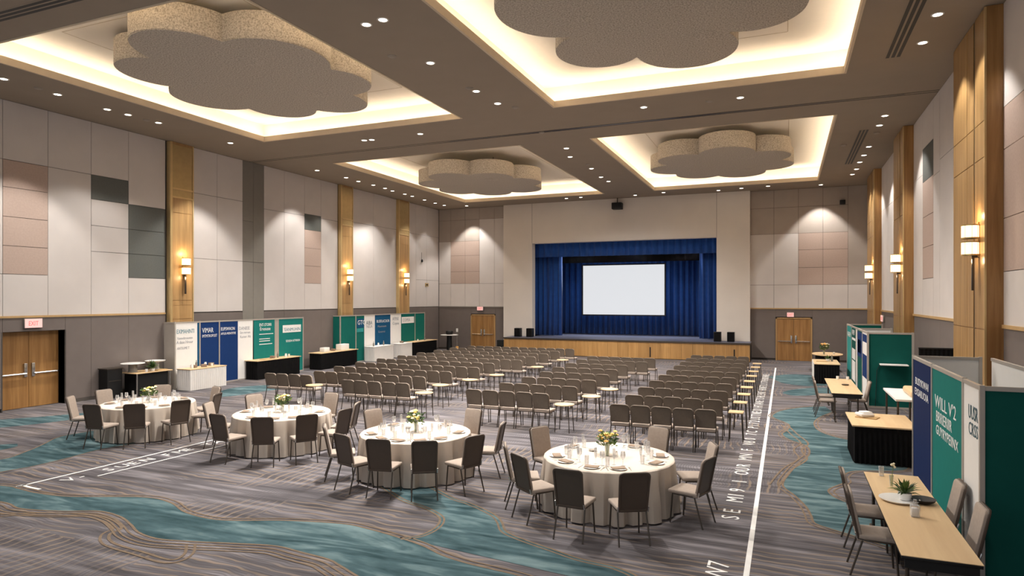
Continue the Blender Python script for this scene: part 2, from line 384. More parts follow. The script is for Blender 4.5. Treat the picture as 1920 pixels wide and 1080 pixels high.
# ================================================================== CEILING
HOLES = {'LN': (-17.1, -9.28, 8.9, 18.15), 'RN': (-6.22, 1.34, 8.9, 18.05), 'LF': (-17.2, -8.95, 22.25, 33.8), 'RF': (-6.25, 1.4, 22.08, 34.4)}
ZR = 9.5
mb = MB()
bands = [(YN, 8.9, []), (8.9, 18.1, [(-17.1, -9.28), (-6.22, 1.34)]), (18.1, 22.15, []), (22.15, 34.1, [(-17.2, -8.95), (-6.25, 1.4)]), (34.1, YB + 0.4, [])]
for y0, y1, hs in bands:
    xs = XL - 0.4
    for a, b in hs: mb.box(xs, a, y0, y1, ZC, ZC + 0.08); xs = b
    mb.box(xs, XR + 0.4, y0, y1, ZC, ZC + 0.08)
ceiling = struct(mb.build('ceiling', M_soffit, smooth=False))
HOLES = {'LN': (-17.1, -9.28, 8.9, 18.1), 'RN': (-6.22, 1.34, 8.9, 18.1), 'LF': (-17.2, -8.95, 22.15, 34.1), 'RF': (-6.25, 1.4, 22.15, 34.1)}
for k, (x0, x1, y0, y1) in HOLES.items():
    e = 0.45
    mb = MB()                                          # recess: four sides and a top, ledges stay open to the lights
    X0, X1, Y0, Y1 = x0 - e, x1 + e, y0 - e, y1 + e
    zb = ZC + 0.08
    mb.box(X0 - .05, X0, Y0, Y1, zb, ZR); mb.box(X1, X1 + .05, Y0, Y1, zb, ZR); mb.box(X0, X1, Y0 - .05, Y0, zb, ZR); mb.box(X0, X1, Y1, Y1 + .05, zb, ZR)
    mb.box(X0 - .05, X1 + .05, Y0 - .05, Y1 + .05, ZR, ZR + .05)
    i = 1.3                                            # access seam on the recess top
    for a in ((x0 + i, x1 - i, y0 + i, y0 + i + .02), (x0 + i, x1 - i, y1 - i, y1 - i + .02), (x0 + i, x0 + i + .02, y0 + i, y1 - i), (x1 - i, x1 - i + .02, y0 + i, y1 - i)):
        mb.box(a[0], a[1], a[2], a[3], ZR - .004, ZR, 1)
    mb.build('coffer_recess', [M_cream, M_lip], ceiling, smooth=False)
    mb = MB(); t = 0.05; z0, z1 = ZC - 0.012, ZC + 0.17
    mb.box(x0 - t, x0 + .004, y0 - t, y1 + t, z0, z1); mb.box(x1 - .004, x1 + t, y0 - t, y1 + t, z0, z1); mb.box(x0, x1, y0 - t, y0 + .004, z0, z1); mb.box(x0, x1, y1 - .004, y1 + t, z0, z1)
    mb.build('coffer_lip', M_lip, ceiling, smooth=False)
    mb = MB(); a, b = 0.16, 0.24; z0, z1 = zb + .002, zb + .03
    mb.box(x0 - b, x0 - a, y0 - a, y1 + a, z0, z1); mb.box(x1 + a, x1 + b, y0 - a, y1 + a, z0, z1); mb.box(x0 - a, x1 + a, y0 - b, y0 - a, z0, z1); mb.box(x0 - a, x1 + a, y1 + a, y1 + b, z0, z1)
    mb.build('led_strip', M_led, ceiling, smooth=False)
mb = MB(); mb.box(XL, XR, 20.55, 20.58, ZC - .006, ZC); mb.box(XL, XR, 20.72, 20.75, ZC - .006, ZC)
mb.box(-11, 3, 20.58, 20.72, ZC - .002, ZC, 1)
mb.build('partition_track', [M_seam, M_steel], ceiling, smooth=False)
# ------------------------------------------------------------------ flower-shaped clouds in the coffers
def cloud(cx, cy, lobes, ph, label, dz=0.0):
    out = []
    for i in range(200):
        t = 2 * PI * i / 200; best = 1.3
        for k, (a, R, r) in enumerate(lobes):
            a = math.radians(a + ph); d = t - a
            s = r * r - (R * math.sin(d)) ** 2
            if s > 0 and math.cos(d) > 0: best = max(best, R * math.cos(d) + math.sqrt(s))
        out.append((best * math.cos(t), best * math.sin(t) * 1.1))
    o = thing('acoustic_cloud', label, 'ceiling panel', (cx, cy, ZC - 0.04 - dz), 0, 'flower-shaped acoustic clouds')
    mb = MB(); mb.prism(out, 0.02, 0.60); mb.build('felt_slab', M_felt, o)
    mb = MB(); mb.prism([(x * .997, y * .997) for x, y in out], 0, 0.02); mb.build('underside', M_felt, o)
    for sx in (-1, 1):
        for sy in (-1, 1):
            mb = MB(); mb.tube([(sx * 1.1, sy * 1.2, .58), (sx * 1.1, sy * 1.2, ZR - ZC + .04 + dz)], .015, 6); mb.build('hanger_rod', M_steel, o)
    for ix, iy in ((1.0, -1.2), (.9, 1.4), (-1.4, -.5)):
        mb = MB(); mb.lathe([(0.0, -.006), (.3, -.006), (.32, 0)], 24, (ix, iy, 0)); mb.build('round_inset', M_felt, o)
L7 = [(0, 1.85, 1.0), (50, 1.95, 1.02), (104, 1.85, 1.0), (152, 2.0, .95), (205, 1.9, 1.02), (258, 2.05, 1.02), (308, 1.85, 1.0)]
cloud(-12.55, 12.95, [(-84, 1.95, 1.15), (-30, 1.85, 1.2), (22, 1.95, .95), (70, 2.05, 1.0), (118, 2.1, .95), (165, 2.1, 1.05), (-142, 2.0, 1.0)], 0, 'large beige felt flower-shaped cloud in the near left ceiling recess')
cloud(-2.4, 12.9, [(207, 1.85, 1.2), (139, 1.95, .95), (79, 1.9, 1.1), (12, 1.85, 1.0), (-48, 1.9, 1.05), (-100, 1.8, 1.1)], 0, 'large beige felt flower-shaped cloud in the near right ceiling recess, cut by the top edge')
cloud(-13.15, 27.9, L7, 0, 'beige felt flower-shaped cloud in the far left ceiling recess', .22)
cloud(-2.4, 28.1, L7, 22, 'beige felt flower-shaped cloud in the far right ceiling recess before the stage', .08)

# ================================================================== WALLS
def panels(parent, plane, face, sgn, cols, gap=0.014, th=0.03):
    """cols: [(a0, a1, [z breaks], [materials])]; face = front of the panels, sgn points into the room"""
    for a0, a1, zs, ms in cols:
        for i in range(len(zs) - 1):
            if ms[i] is None: continue
            mb = MB(); g = gap / 2
            f0, f1 = sorted((face, face - sgn * th))
            if plane == 'X': mb.box(f0, f1, a0 + g, a1 - g, zs[i] + g, zs[i + 1] - g)
            else: mb.box(a0 + g, a1 - g, f0, f1, zs[i] + g, zs[i + 1] - g)
            mb.build('wall_panel', ms[i], parent, smooth=False)
# left wall
dS, dE = WX(53, XL - .3), WX(109, XL - .3); dW = dE - dS; dN = dS - dW; DT = 2.24
mb = MB()
bk = XL - 0.04
mb.box(XL - .45, bk, YN, dN, 0, ZC); mb.box(XL - .45, bk, dE + .02, YB + .5, 0, ZC); mb.box(XL - .45, bk, dN, dE + .02, DT, ZC)
wl = struct(mb.build('wall_left', M_seam, smooth=False))
yl = lambda u: WX(u, XL)
zt = ZC - .005
Z1, Z2, Z3, Z4, Z5 = 3.88, 4.68, 5.5, 6.33, 7.1
Lt, Pk, Dk = M_light, M_pink, M_dark
cols = []
for a, b in ((YN, 2.0), (2.0, 4.5), (4.5, 7.2), (7.2, 9.6)): cols.append((a, b, [ZW, Z5, zt], [Lt, Lt]))
cols += [(9.6, yl(5), [ZW, Z1, Z5, zt], [Lt, Lt, Lt]),
 (yl(5), yl(90), [ZW, Z1, Z2, Z3, Z4, Z5, zt], [Lt, Pk, Pk, Pk, Pk, Lt]),
 (yl(90), yl(171), [ZW, Z5, zt], [Lt, Lt]),
 (yl(171), yl(241), [ZW, Z2, Z3, Z4, Z5, zt], [Lt, Lt, Lt, Dk, Lt]),
 (yl(241), yl(310), [ZW, Z1, Z2, Z3, Z4, zt], [Lt, Dk, Dk, Dk, Lt]),
 (yl(357), yl(407), [ZW, Z2, Z5, zt], [Lt, Lt, Lt]), (yl(407), yl(455), [ZW, Z2, Z5, zt], [Lt, Lt, Lt]),
 (yl(455), yl(475), [0.1, Z2, Z4, zt], [M_pocket] * 3), (yl(475), yl(495), [0.1, Z2, zt], [M_pocket] * 2),
 (yl(495), yl(533), [ZW, 6.95, zt], [Lt, Lt]), (yl(533), yl(571), [ZW, 6.95, zt], [Lt, Lt]),
 (yl(571), yl(602), [ZW, Z1, Z2, Z3, Z4, 7.05, zt], [Lt, Pk, Pk, Pk, Dk, Lt]), (yl(602), yl(633), [ZW, 6.95, zt], [Lt, Lt]),
 (yl(658), yl(700), [ZW, 7.05, zt], [Lt, Lt]), (yl(700), yl(743), [ZW, 7.05, zt], [Lt, Lt]),
 (yl(764), yl(780), [ZW, 7.0, zt], [Lt, Lt]), (yl(780), yl(800), [ZW, 4.3, 7.0, zt], [Lt, Lt, Lt]), (yl(800), YB - .02, [ZW, 4.3, 7.0, zt], [Lt, Lt, Lt])]
panels(wl, 'X', XL, 1, cols)
W = M_wains
cols = [(YN, 5.0, [.1, ZW - .03], [W]), (5.0, dN, [.1, ZW - .03], [W]), (dN, dE + .02, [DT, ZW - .03], [W])]
e0 = dE + .02
for e1 in (yl(171), yl(241), yl(310)): cols.append((e0, e1, [.1, ZW - .03], [W])); e0 = e1
for a, b in ((357, 455), (495, 533), (533, 602), (602, 633), (658, 700), (700, 743), (764, 800)): cols.append((yl(a), yl(b), [.1, ZW - .03], [W]))
cols.append((yl(800), YB - .02, [.1, ZW - .03], [W]))
panels(wl, 'X', XL, 1, cols, 0.008)
mb = MB(); mb.box(XL - .03, XL + .02, YN, yl(310), ZW - .045, ZW + .015); struct(mb.build('trim_1', M_trimw, smooth=False))
mb = MB(); mb.box(XL - .03, XL + .02, YN, dN - .1, 0, .1); mb.box(XL - .03, XL + .02, dE + .1, YB - .01, 0, .1); struct(mb.build('baseboard_left', M_seam, smooth=False))
def double_door(name, origin, xd, nd, w, h, th=.05):
    """origin: floor point under the meeting stile, xd: unit along the door, nd: unit into the room"""
    o = bpy.data.objects.new(name, None); COL.objects.link(o); o.location = origin
    o.rotation_euler = (0, 0, math.atan2(xd[1], xd[0])); struct(o)
    s = 1 if xd[0] * nd[1] - xd[1] * nd[0] > 0 else -1     # local +y (times s) looks into the room
    for k in (-1, 1):
        mb = MB(); a, b = sorted((k * .006, k * (w - .01))); mb.box(a, b, -th / 2, th / 2, .012, h)
        lf = mb.build('door_leaf', M_door, o, smooth=False)
        y0 = s * (th / 2 + .07)
        mb = MB(); mb.tube([(k * .1, y0, 1.0), (k * (w - .06), y0, 1.0)], .028, 8)
        for q in (.1, w - .06): mb.tube([(k * q, s * th / 2, 1.0), (k * q, y0, 1.0)], .02, 6)
        mb.build('push_bar', M_chrome, lf)
        mb = MB(); a, b = sorted((k * .06, k * .15)); c, d = sorted((s * th / 2, s * (th / 2 + .05))); mb.rbox(a, b, c, d, .9, 1.3, .012); mb.build('lock_case', M_chrome, lf)
    return o
door_1 = double_door('door_1', (XL - .3, dS, 0), (0, 1), (1, 0), dW, DT - .02)
mb = MB(); mb.box(XL - .45, XL - .36, dN - .1, dE + .1, 0, DT + .1); mb.box(XL - .36, XL + .004, dE + .02, dE + .045, 0, DT); mb.box(XL - .36, XL + .004, dN - .03, dN, 0, DT)
struct(mb.build('trim_2', M_seam, smooth=False))
# right wall
mb = MB(); mb.box(XR + .04, XR + .4, YN, YB + .5, 0, ZC); wr = struct(mb.build('wall_right', M_seam, smooth=False))
yr = lambda u: WX(u, XR)
cols = [(YN, 3.0, [ZW, zt], [Lt]), (3.0, 6.5, [ZW, zt], [Lt]), (6.5, 10.0, [ZW, zt], [Lt]), (10.0, 12.6, [ZW, 6.9, zt], [Lt, Lt]),
 (12.6, yr(1880), [ZW, 3.7, 4.7, 6.0, 6.8, zt], [Lt, Pk, Pk, Pk, Lt]), (yr(1880), 15.3, [ZW, 6.3, zt], [Lt, Lt]),
 (17.5, yr(1762), [ZW, 6.9, zt], [Lt, Lt]), (yr(1762), yr(1750), [ZW, 6.6, zt], [Lt, Lt]), (yr(1750), yr(1730), [ZW, 3.77, 4.7, 5.6, 6.65, 7.65, zt], [Lt, Pk, Pk, Pk, Dk, Lt]), (yr(1730), yr(1714), [ZW, 6.9, zt], [Lt, Lt]), (yr(1714), yr(1699), [ZW, 6.9, zt], [Lt, Lt]),
 (yr(1676), yr(1663), [ZW, 6.9, zt], [Lt, Lt]), (yr(1663), yr(1652), [ZW, 6.9, zt], [Lt, Lt]), (yr(1652), YB - .02, [ZW, 6.9, zt], [Lt, Lt])]
cols = [(min(a, b), max(a, b), z, m) for a, b, z, m in cols]
panels(wr, 'X', XR, -1, cols)
cols = [(a, b, [.1, ZW - .03], [W]) for a, b in ((YN, 4), (4, 8), (8, 11), (11, 13.0), (13.0, yr(1880)), (yr(1880), 15.3), (17.5, 20.5), (20.5, 24.3), (26.4, 29.4), (29.4, 32), (34.4, YB - .02))]
panels(wr, 'X', XR, -1, cols, .008)
mb = MB(); mb.box(XR - .03, XR + .03, YN, YB - .03, ZW - .05, ZW + .02); struct(mb.build('trim_3', M_trimw, smooth=False))
mb = MB(); mb.box(XR - .02, XR + .03, YN, YB - .02, 0, .1); struct(mb.build('baseboard_right', M_seam, smooth=False))
# back wall: two flanks, the white proscenium with its opening
PX0, PX1, PF = -15.62, -1.7, 36.1
OX0, OX1, OZ = -13.78, -3.36, 6.42
mb = MB()
mb.box(XL - .4, PX0 + .05, YB + .04, YB + .4, 0, ZC); mb.box(PX1 - .05, XR + .4, YB + .04, YB + .4, 0, ZC)
wb = struct(mb.build('wall_back', M_seam, smooth=False))
xb = lambda u: WYX(u, YB)
T = M_dimmed; q = [ZW, 4.1, 4.85, 5.84, 6.73, 8.05, zt]
cols = [(XL + .02, xb(845), [ZW, 4.1, 6.73, 8.05, zt], [Lt, Lt, T, T]), (xb(845), xb(872), q, [Lt, Pk, Pk, Pk, T, T]), (xb(872), xb(899), q, [Lt, Pk, Pk, Pk, T, T]),
 (xb(899), xb(927), [ZW, 4.1, 8.05, zt], [Lt, Lt, T]), (xb(927), PX0, [ZW, 4.1, 8.05, zt], [Lt, Lt, T])]
r = [ZW, 3.88, 4.75, 5.65, 6.5, 7.85, zt]
cols += [(PX1, xb(1451), [ZW, 3.88, 6.5, 7.85, zt], [Lt, Lt, T, T]), (xb(1451), xb(1497), [ZW, 3.88, 6.5, 7.85, zt], [Lt, Lt, T, T]), (xb(1497), xb(1543), r, [Lt, Pk, Pk, Pk, T, T]), (xb(1543), xb(1590), r, [Lt, Pk, Pk, Pk, T, T]),
 (xb(1590), XR - .01, [ZW, 3.88, zt], [Lt, T])]
panels(wb, 'Y', YB, -1, cols)
d2a, d2b = xb(885), xb(927); d3a, d3b = xb(1457), xb(1520)
cols = []
for a, b, d0, d1 in ((XL + .02, PX0, d2a, d2b), (PX1, XR - .01, d3a, d3b)):
    cols += [(a, d0 - .07, [.1, ZW - .03], [W]), (d0 - .07, d1 + .07, [2.24, ZW - .03], [W]), (d1 + .07, b, [.1, ZW - .03], [W])]
panels(wb, 'Y', YB, -1, cols, .008)
mb = MB(); mb.box(XL, PX0, YB - .03, YB + .03, ZW - .04, ZW + .01, 1); mb.box(PX1, XR, YB - .03, YB + .03, ZW - .045, ZW + .015); struct(mb.build('trim_4', [M_trimw, M_pocket], smooth=False))
for nm, a, b in (('door_2', d2a, d2b), ('door_3', d3a, d3b)):
    double_door(nm, ((a + b) / 2, YB - .005, 0), (1, 0), (0, -1), (b - a) / 2, 2.12)
mb = MB()
for a, b in ((d2a, d2b), (d3a, d3b)):
    mb.box(a - .07, a, YB - .04, YB + .02, 0, 2.2); mb.box(b, b + .07, YB - .04, YB + .02, 0, 2.2); mb.box(a - .07, b + .07, YB - .04, YB + .02, 2.14, 2.2)
struct(mb.build('trim_5', M_wood, smooth=False))
mb = MB()
mb.box(PX0, OX0, PF, PF + .5, 0, ZC); mb.box(OX1, PX1, PF, PF + .5, 0, ZC); mb.box(OX0, OX1, PF, PF + .5, OZ, ZC)
mb.box(OX0 - .012, OX0 + .002, PF - .002, PF, OZ, ZC, 1); mb.box(OX1 - .002, OX1 + .012, PF - .002, PF, OZ, ZC, 1)
struct(mb.build('wall_proscenium', [M_prosc, M_seam], smooth=False))
# stage house behind the opening
mb = MB(); mb.box(OX0 - 2, OX1 + 2, 40.6, 40.8, 0, 8.4); mb.box(OX0 - 2.2, OX0 - 2, PF + .5, 40.8, 0, 8.4); mb.box(OX1 + 2, OX1 + 2.2, PF + .5, 40.8, 0, 8.4); mb.box(OX0 - 2.2, OX1 + 2.2, PF + .5, 40.8, 8.4, 8.5)
struct(mb.build('wall_stagehouse', M_black, smooth=False))
# stage platform
SX0, SX1, SY, SZ = -14.98, -1.62, 34.62, 0.95
stage = struct(thing('stage', None, None, ((SX0 + SX1) / 2, SY, 0)))
so = ((SX0 + SX1) / 2, SY, 0)
mb = MB(); mb.box(SX0, SX1, SY, PF, SZ - .07, SZ); mb.box(OX0, OX1, PF, 40.6, SZ - .07, SZ); mb.shift(so).build('stage_deck', M_deck, stage, smooth=False)
mb = MB(); mb.box(SX0 - .02, SX1 + .02, SY - .02, SY + .01, SZ - .075, SZ + .005); mb.box(SX1 - .01, SX1 + .02, SY, PF, SZ - .075, SZ + .005); mb.shift(so).build('stage_nosing', M_steel, stage, smooth=False)
n = 24
for i in range(n):
    a, b = SX0 + .01 + (SX1 - SX0 - .02) * i / n, SX0 + .01 + (SX1 - SX0 - .02) * (i + 1) / n
    mb = MB(); mb.box(a + .004, b - .004, SY + .02, SY + .05, .03, SZ - .075); mb.shift(so).build('front_panel', M_stagew, stage, smooth=False)
mb = MB(); mb.box(SX0 + .01, SX1 - .02, SY + .06, PF, 0, SZ - .075); mb.box(SX1 - .02, SX1, SY + .03, PF, 0, SZ - .075); mb.shift(so).build('stage_base', M_black, stage, smooth=False)
mb = MB()
for xx in (-6.6, -2.4): mb.box(xx, xx + .06, SY + .005, SY + .02, .1, .62)
mb.shift(so).build('panel_handle', M_black, stage, smooth=False)
# ------------------------------------------------------------------ pilasters
def pilaster_left(u0, u1, n):
    y0, y1 = yl(u0), yl(u1); xf = XL + .16
    o = struct(thing('pilaster', None, None, (XL, (y0 + y1) / 2, 0))); off = (XL, (y0 + y1) / 2, 0)
    mb = MB(); mb.box(XL - .02, xf - .02, y0 + .02, y1 - .02, 0, ZC - .01); mb.shift(off).build('core', M_wood, o, smooth=False)
    e = .09
    for a, b in ((y0, y0 + e), (y1 - e * .6, y1)):
        mb = MB(); mb.box(XL - .02, xf + .012, a, b, 0, ZC - .02); mb.shift(off).build('side_trim', M_brasst if ZC else M_wood, o, smooth=False)
    zs = [0, 2.45, 2.95, 3.12, 6.25, 6.8, 7.1, ZC - .1]; ms = [M_wood, M_wood, M_wood, M_wood, M_wood, M_brass, M_brass]
    for i in range(7):
        mb = MB(); mb.box(xf - .03, xf, y0 + e + .012, y1 - e * .6 - .012, zs[i] + .008, zs[i + 1] - .008); mb.shift(off).build('brass_panel' if i > 4 else 'wood_panel', ms[i], o, smooth=False)
    for z in (6.8, 7.1):
        mb = MB(); mb.box(xf - .03, xf + .02, y0 + e, y1 - e * .6, z - .03, z + .03); mb.shift(off).build('brass_bar', M_brasst, o, smooth=False)
    return (y0 + y1) / 2
def pilaster_right(y0, y1):
    x0 = XR - .3; o = struct(thing('pilaster', None, None, (XR, (y0 + y1) / 2, 0))); off = (XR, (y0 + y1) / 2, 0)
    mb = MB(); mb.box(x0 + .02, XR + .02, y0, y1, 0, ZC - .01); mb.shift(off).build('core', M_door, o, smooth=False)
    ym = y0 + (y1 - y0) * .30
    for a, b in ((y0, ym - .05), (ym + .05, ym + .05 + (y1 - ym) * .28), (ym + .06 + (y1 - ym) * .28, y1)):
        zs = [0, 2.6, 5.9, 6.6, ZC - .02]
        for i in range(4):
            mb = MB(); mb.box(x0, x0 + .03, a + .006, b - .006, zs[i] + .008, zs[i + 1] - .008); mb.shift(off).build('wood_panel', M_woodr, o, smooth=False)
    mb = MB(); mb.box(x0 + .012, x0 + .025, ym - .05, ym + .05, 0, ZC - .02); mb.shift(off).build('metal_reveal', M_steel, o, smooth=False)
    mb = MB(); mb.box(x0 - .004, x0 + .03, y0 - .006, y0 + .03, 0, ZC - .02); mb.shift(off).build('corner_trim', M_brasst, o, smooth=False)
PL = [pilaster_left(313, 357, 0), pilaster_left(634, 657, 1), pilaster_left(743, 763, 2)]
PR = [(14.99, 17.5), (24.4, 26.4), (32.0, 34.4)]
for a in PR: pilaster_right(*a)
# ================================================================== CHAIRS
def backmesh(wb, wt, zb, zt, r, th, off, name, mat, yb=-.2, yt=-.31, hollow=False, bev=.012):
    H = zt - zb; L = math.hypot(H, yt - yb); ty, tz = (yt - yb) / L, H / L; ny, nz = tz, -ty
    pts = []
    for (sx, top) in ((1, 0), (1, 1), (-1, 1), (-1, 0)):
        w = (wt if top else wb) / 2; rr = r if top else min(r, .04)
        cx, ct = sx * (w - rr), (L - rr if top else rr)
        a0 = {(1, 0): -90, (1, 1): 0, (-1, 1): 90, (-1, 0): 180}[(sx, top)]
        for k in range(6):
            a = math.radians(a0 + 90 * k / 5); pts.append((cx + rr * math.cos(a), ct + rr * math.sin(a)))
    bm = bmesh.new(); fr, bk = [], []
    for x, t in pts:
        cv = .018 * (x / .22) ** 2
        for lst, o in ((fr, off + th / 2), (bk, off - th / 2)):
            lst.append(bm.verts.new((x, yb + ty * t + ny * (o + cv), zb + tz * t + nz * (o + cv))))
    N = len(pts); f1 = bm.faces.new(fr); f2 = bm.faces.new(bk[::-1])
    for i in range(N): bm.faces.new((fr[i], bk[i], bk[(i + 1) % N], fr[(i + 1) % N]))
    if hollow:
        bmesh.ops.recalc_face_normals(bm, faces=bm.faces[:])
        bmesh.ops.inset_individual(bm, faces=[f2], thickness=.026, depth=0)
        bmesh.ops.inset_individual(bm, faces=[f2], thickness=.006, depth=-.014)
    es = [e for e in bm.edges if (e.verts[0] in fr and e.verts[1] in fr) or (e.verts[0] in bk and e.verts[1] in bk)]
    bmesh.ops.bevel(bm, geom=es, offset=bev, segments=3, affect='EDGES', profile=0.6)
    return MB().frombm(bm).mesh(name, mat)
def legmesh(p0, p1, r=.0115):
    return MB().tube([p0, ((p0[0] + p1[0]) / 2, (p0[1] + p1[1]) / 2, (p0[2] + p1[2]) / 2), p1], r, 8).mesh('leg', M_steel)
def seatmesh(w, d0, d1, z0, z1, mat, r=.03):
    bm = bmesh.new(); bmesh.ops.create_grid(bm, x_segments=6, y_segments=6, size=.5)
    for v in bm.verts:
        x, y = v.co.x, v.co.y; crown = (1 - (2 * x) ** 4) * (1 - (2 * y) ** 4)
        tap = 1 - .10 * (0.5 - y)
        v.co = (x * w * tap, d0 + (y + .5) * (d1 - d0), z1 - .012 + .014 * crown)
    g = bmesh.ops.extrude_face_region(bm, geom=bm.faces[:])
    for v in [e for e in g['geom'] if isinstance(e, bmesh.types.BMVert)]: v.co.z = z0
    bmesh.ops.recalc_face_normals(bm, faces=bm.faces[:])
    es = [e for e in bm.edges if len(e.link_faces) == 2 and e.calc_face_angle(0) > 1.0]
    bmesh.ops.bevel(bm, geom=es, offset=r * .6, segments=3, affect='EDGES', profile=.5)
    return MB().frombm(bm).mesh('seat', mat)
def framemesh(w, d0, d1, z, r=.01):
    mb = MB(); a = w / 2
    mb.tube([(-a, d0, z), (-a, d1, z)], r); mb.tube([(a, d0, z), (a, d1, z)], r); mb.tube([(-a, d0, z), (a, d0, z)], r); mb.tube([(-a, d1, z), (a, d1, z)], r)
    return mb.mesh('seat_frame', M_steel)
def bracketmesh(s):
    return MB().tube([(s * .19, -.14, .415), (s * .2, -.215, .43), (s * .2, -.235, .50)], .011, 6).mesh('back_bracket', M_chrome)
LEGS = [legmesh((s * .19, .17, .42), (s * .205, .2, 0)) for s in (-1, 1)] + [legmesh((s * .19, -.16, .42), (s * .205, -.29, 0)) for s in (-1, 1)]
frm = framemesh(.38, -.16, .17, .415)
BANQ = [('seat', seatmesh(.44, -.2, .235, .425, .49, M_seat)), ('backrest', backmesh(.37, .395, .44, .95, .06, .04, .008, 'backrest', M_seat), [('back_shell', backmesh(.395, .42, .425, .965, .065, .03, -.018, 'back_shell', M_back, hollow=True))]),
        ('seat_frame', frm), ('back_bracket', bracketmesh(-1)), ('back_bracket', bracketmesh(1))] + [('leg', l) for l in LEGS]
RLEGS = [legmesh((s * .197, .17, .42), (s * .205, .2, 0)) for s in (-1, 1)] + [MB().tube([(s * .207, -.3, 0), (s * .204, -.19, .44), (s * .204, -.225, .60)], .0115, 8).mesh('leg', M_steel) for s in (-1, 1)]
ROWC = [('seat', seatmesh(.425, -.2, .235, .42, .49, M_seat)), ('backrest', backmesh(.395, .425, .52, .895, .09, .05, .008, 'backrest', M_seat, -.2, -.29), [('back_shell', backmesh(.41, .438, .51, .905, .095, .03, -.018, 'back_shell', M_rowback, -.2, -.29, bev=.01))]),
        ('seat_frame', framemesh(.395, -.17, .17, .415))] + [('leg', l) for l in RLEGS]
def ordn(i): return ORD[i]
def row(x0, n, y, pitch, rowname, group, jig=.004):
    for i in range(n):
        put(ROWC, 'row_chair', f'taupe row chair, {ordn(i + 1)} from left in the {rowname}', 'chair', (x0 + i * pitch + random.uniform(-jig, jig), y + .28 + random.uniform(-jig, jig) * 4, 0), random.uniform(-.015, .015), group)
ROWN = lambda k: 'nearest row' if k == 0 else ordn(k + 1) + ' nearest row'
for k in range(10):
    row(-3.32, 5, 14.0 + 1.47 * k, .45, ROWN(k) + ' of the right seating block', 'chairs of the right seating block')
MID = [(-7.26, 5), (-7.0, 5), (-6.9, 5), (-6.9, 5), (-7.0, 5), (-7.0, 5), (-7.05, 6), (-7.05, 6)]
for k, (x0, n) in enumerate(MID):
    row(x0, n, 14.88 + 1.47 * k, .45, ROWN(k) + ' of the middle seating block', 'chairs of the middle seating block')
row(-14.6, 4, 15.7, .45, 'short row of four near the black-skirted tables', 'chairs of the left seating block')
LEFT = [(-11.38, 5), (-13.55, 9), (-13.9, 10), (-14.1, 11), (-14.2, 11), (-14.2, 12), (-14.2, 12), (-14.2, 12), (-14.2, 12), (-14.0, 12)]
for k, (x0, n) in enumerate(LEFT):
    row(x0, n, 15.22 + 1.47 * k, .45, ROWN(k) + ' of the left seating block', 'chairs of the left seating block')
# small side tables at the row ends
def small_table(name, shape):
    mb = MB(); z = .66
    if shape == 'sq': top = MB().rbox(-.16, .16, -.17, .17, z - .025, z, .006).mesh('table_top', M_ttop)
    else: top = MB().lathe([(0, z - .025), (.235, z - .025), (.245, z - .012), (.24, z), (0, z)], 28).mesh('table_top', M_ttop)
    a = .12 if shape == 'sq' else .15
    parts = [('table_top', top)]
    for sx in (-1, 1):
        for sy in (-1, 1): parts.append(('leg', MB().tube([(sx * a, sy * a, z - .025), (sx * (a + .03), sy * (a + .03), 0)], .011, 8).mesh('leg', M_steel)))
    return parts
SQT, RDT = small_table('sq', 'sq'), small_table('rd', 'rd')
for k in range(9):
    put(SQT, 'side_table', f'small square maple side table ending the {ROWN(k + 1)} of the right seating block', 'side table', (-1.02, 15.5 + 1.47 * k, 0), 0, 'square side tables by the aisle line')
for i, (u, v, w) in enumerate([(776, 738, 'right of the nearest left-block row'), (805, 720, 'right of the second nearest left-block row'), (592, 720, 'beside the short row of four chairs'), (877, 710, 'right of the third nearest left-block row'), (910, 697, 'right of the fourth nearest left-block row'), (980, 688, 'right of the sixth nearest left-block row'), (1046, 672, 'right of the eighth nearest left-block row'), (1040, 761, 'right of the nearest middle-block row'), (1099, 733, 'right of the second nearest middle-block row'), (1126, 718, 'right of the third nearest middle-block row')]):
    x, y = F(u, v, .66)
    x, y = {0: (-9.0, 15.4), 1: (-9.35, 16.95), 2: (-12.75, 15.5), 3: (-9.1, 18.4), 4: (-8.85, 19.9), 5: (-8.5, 22.8), 6: (-8.5, 25.8), 7: (-4.9, 15.0), 8: (-4.65, 16.5), 9: (-4.55, 18.0)}[i]
    put(RDT, 'round_side_table', 'small round maple side table ' + w, 'side table', (x, y, 0), 0, 'round side tables at row ends')

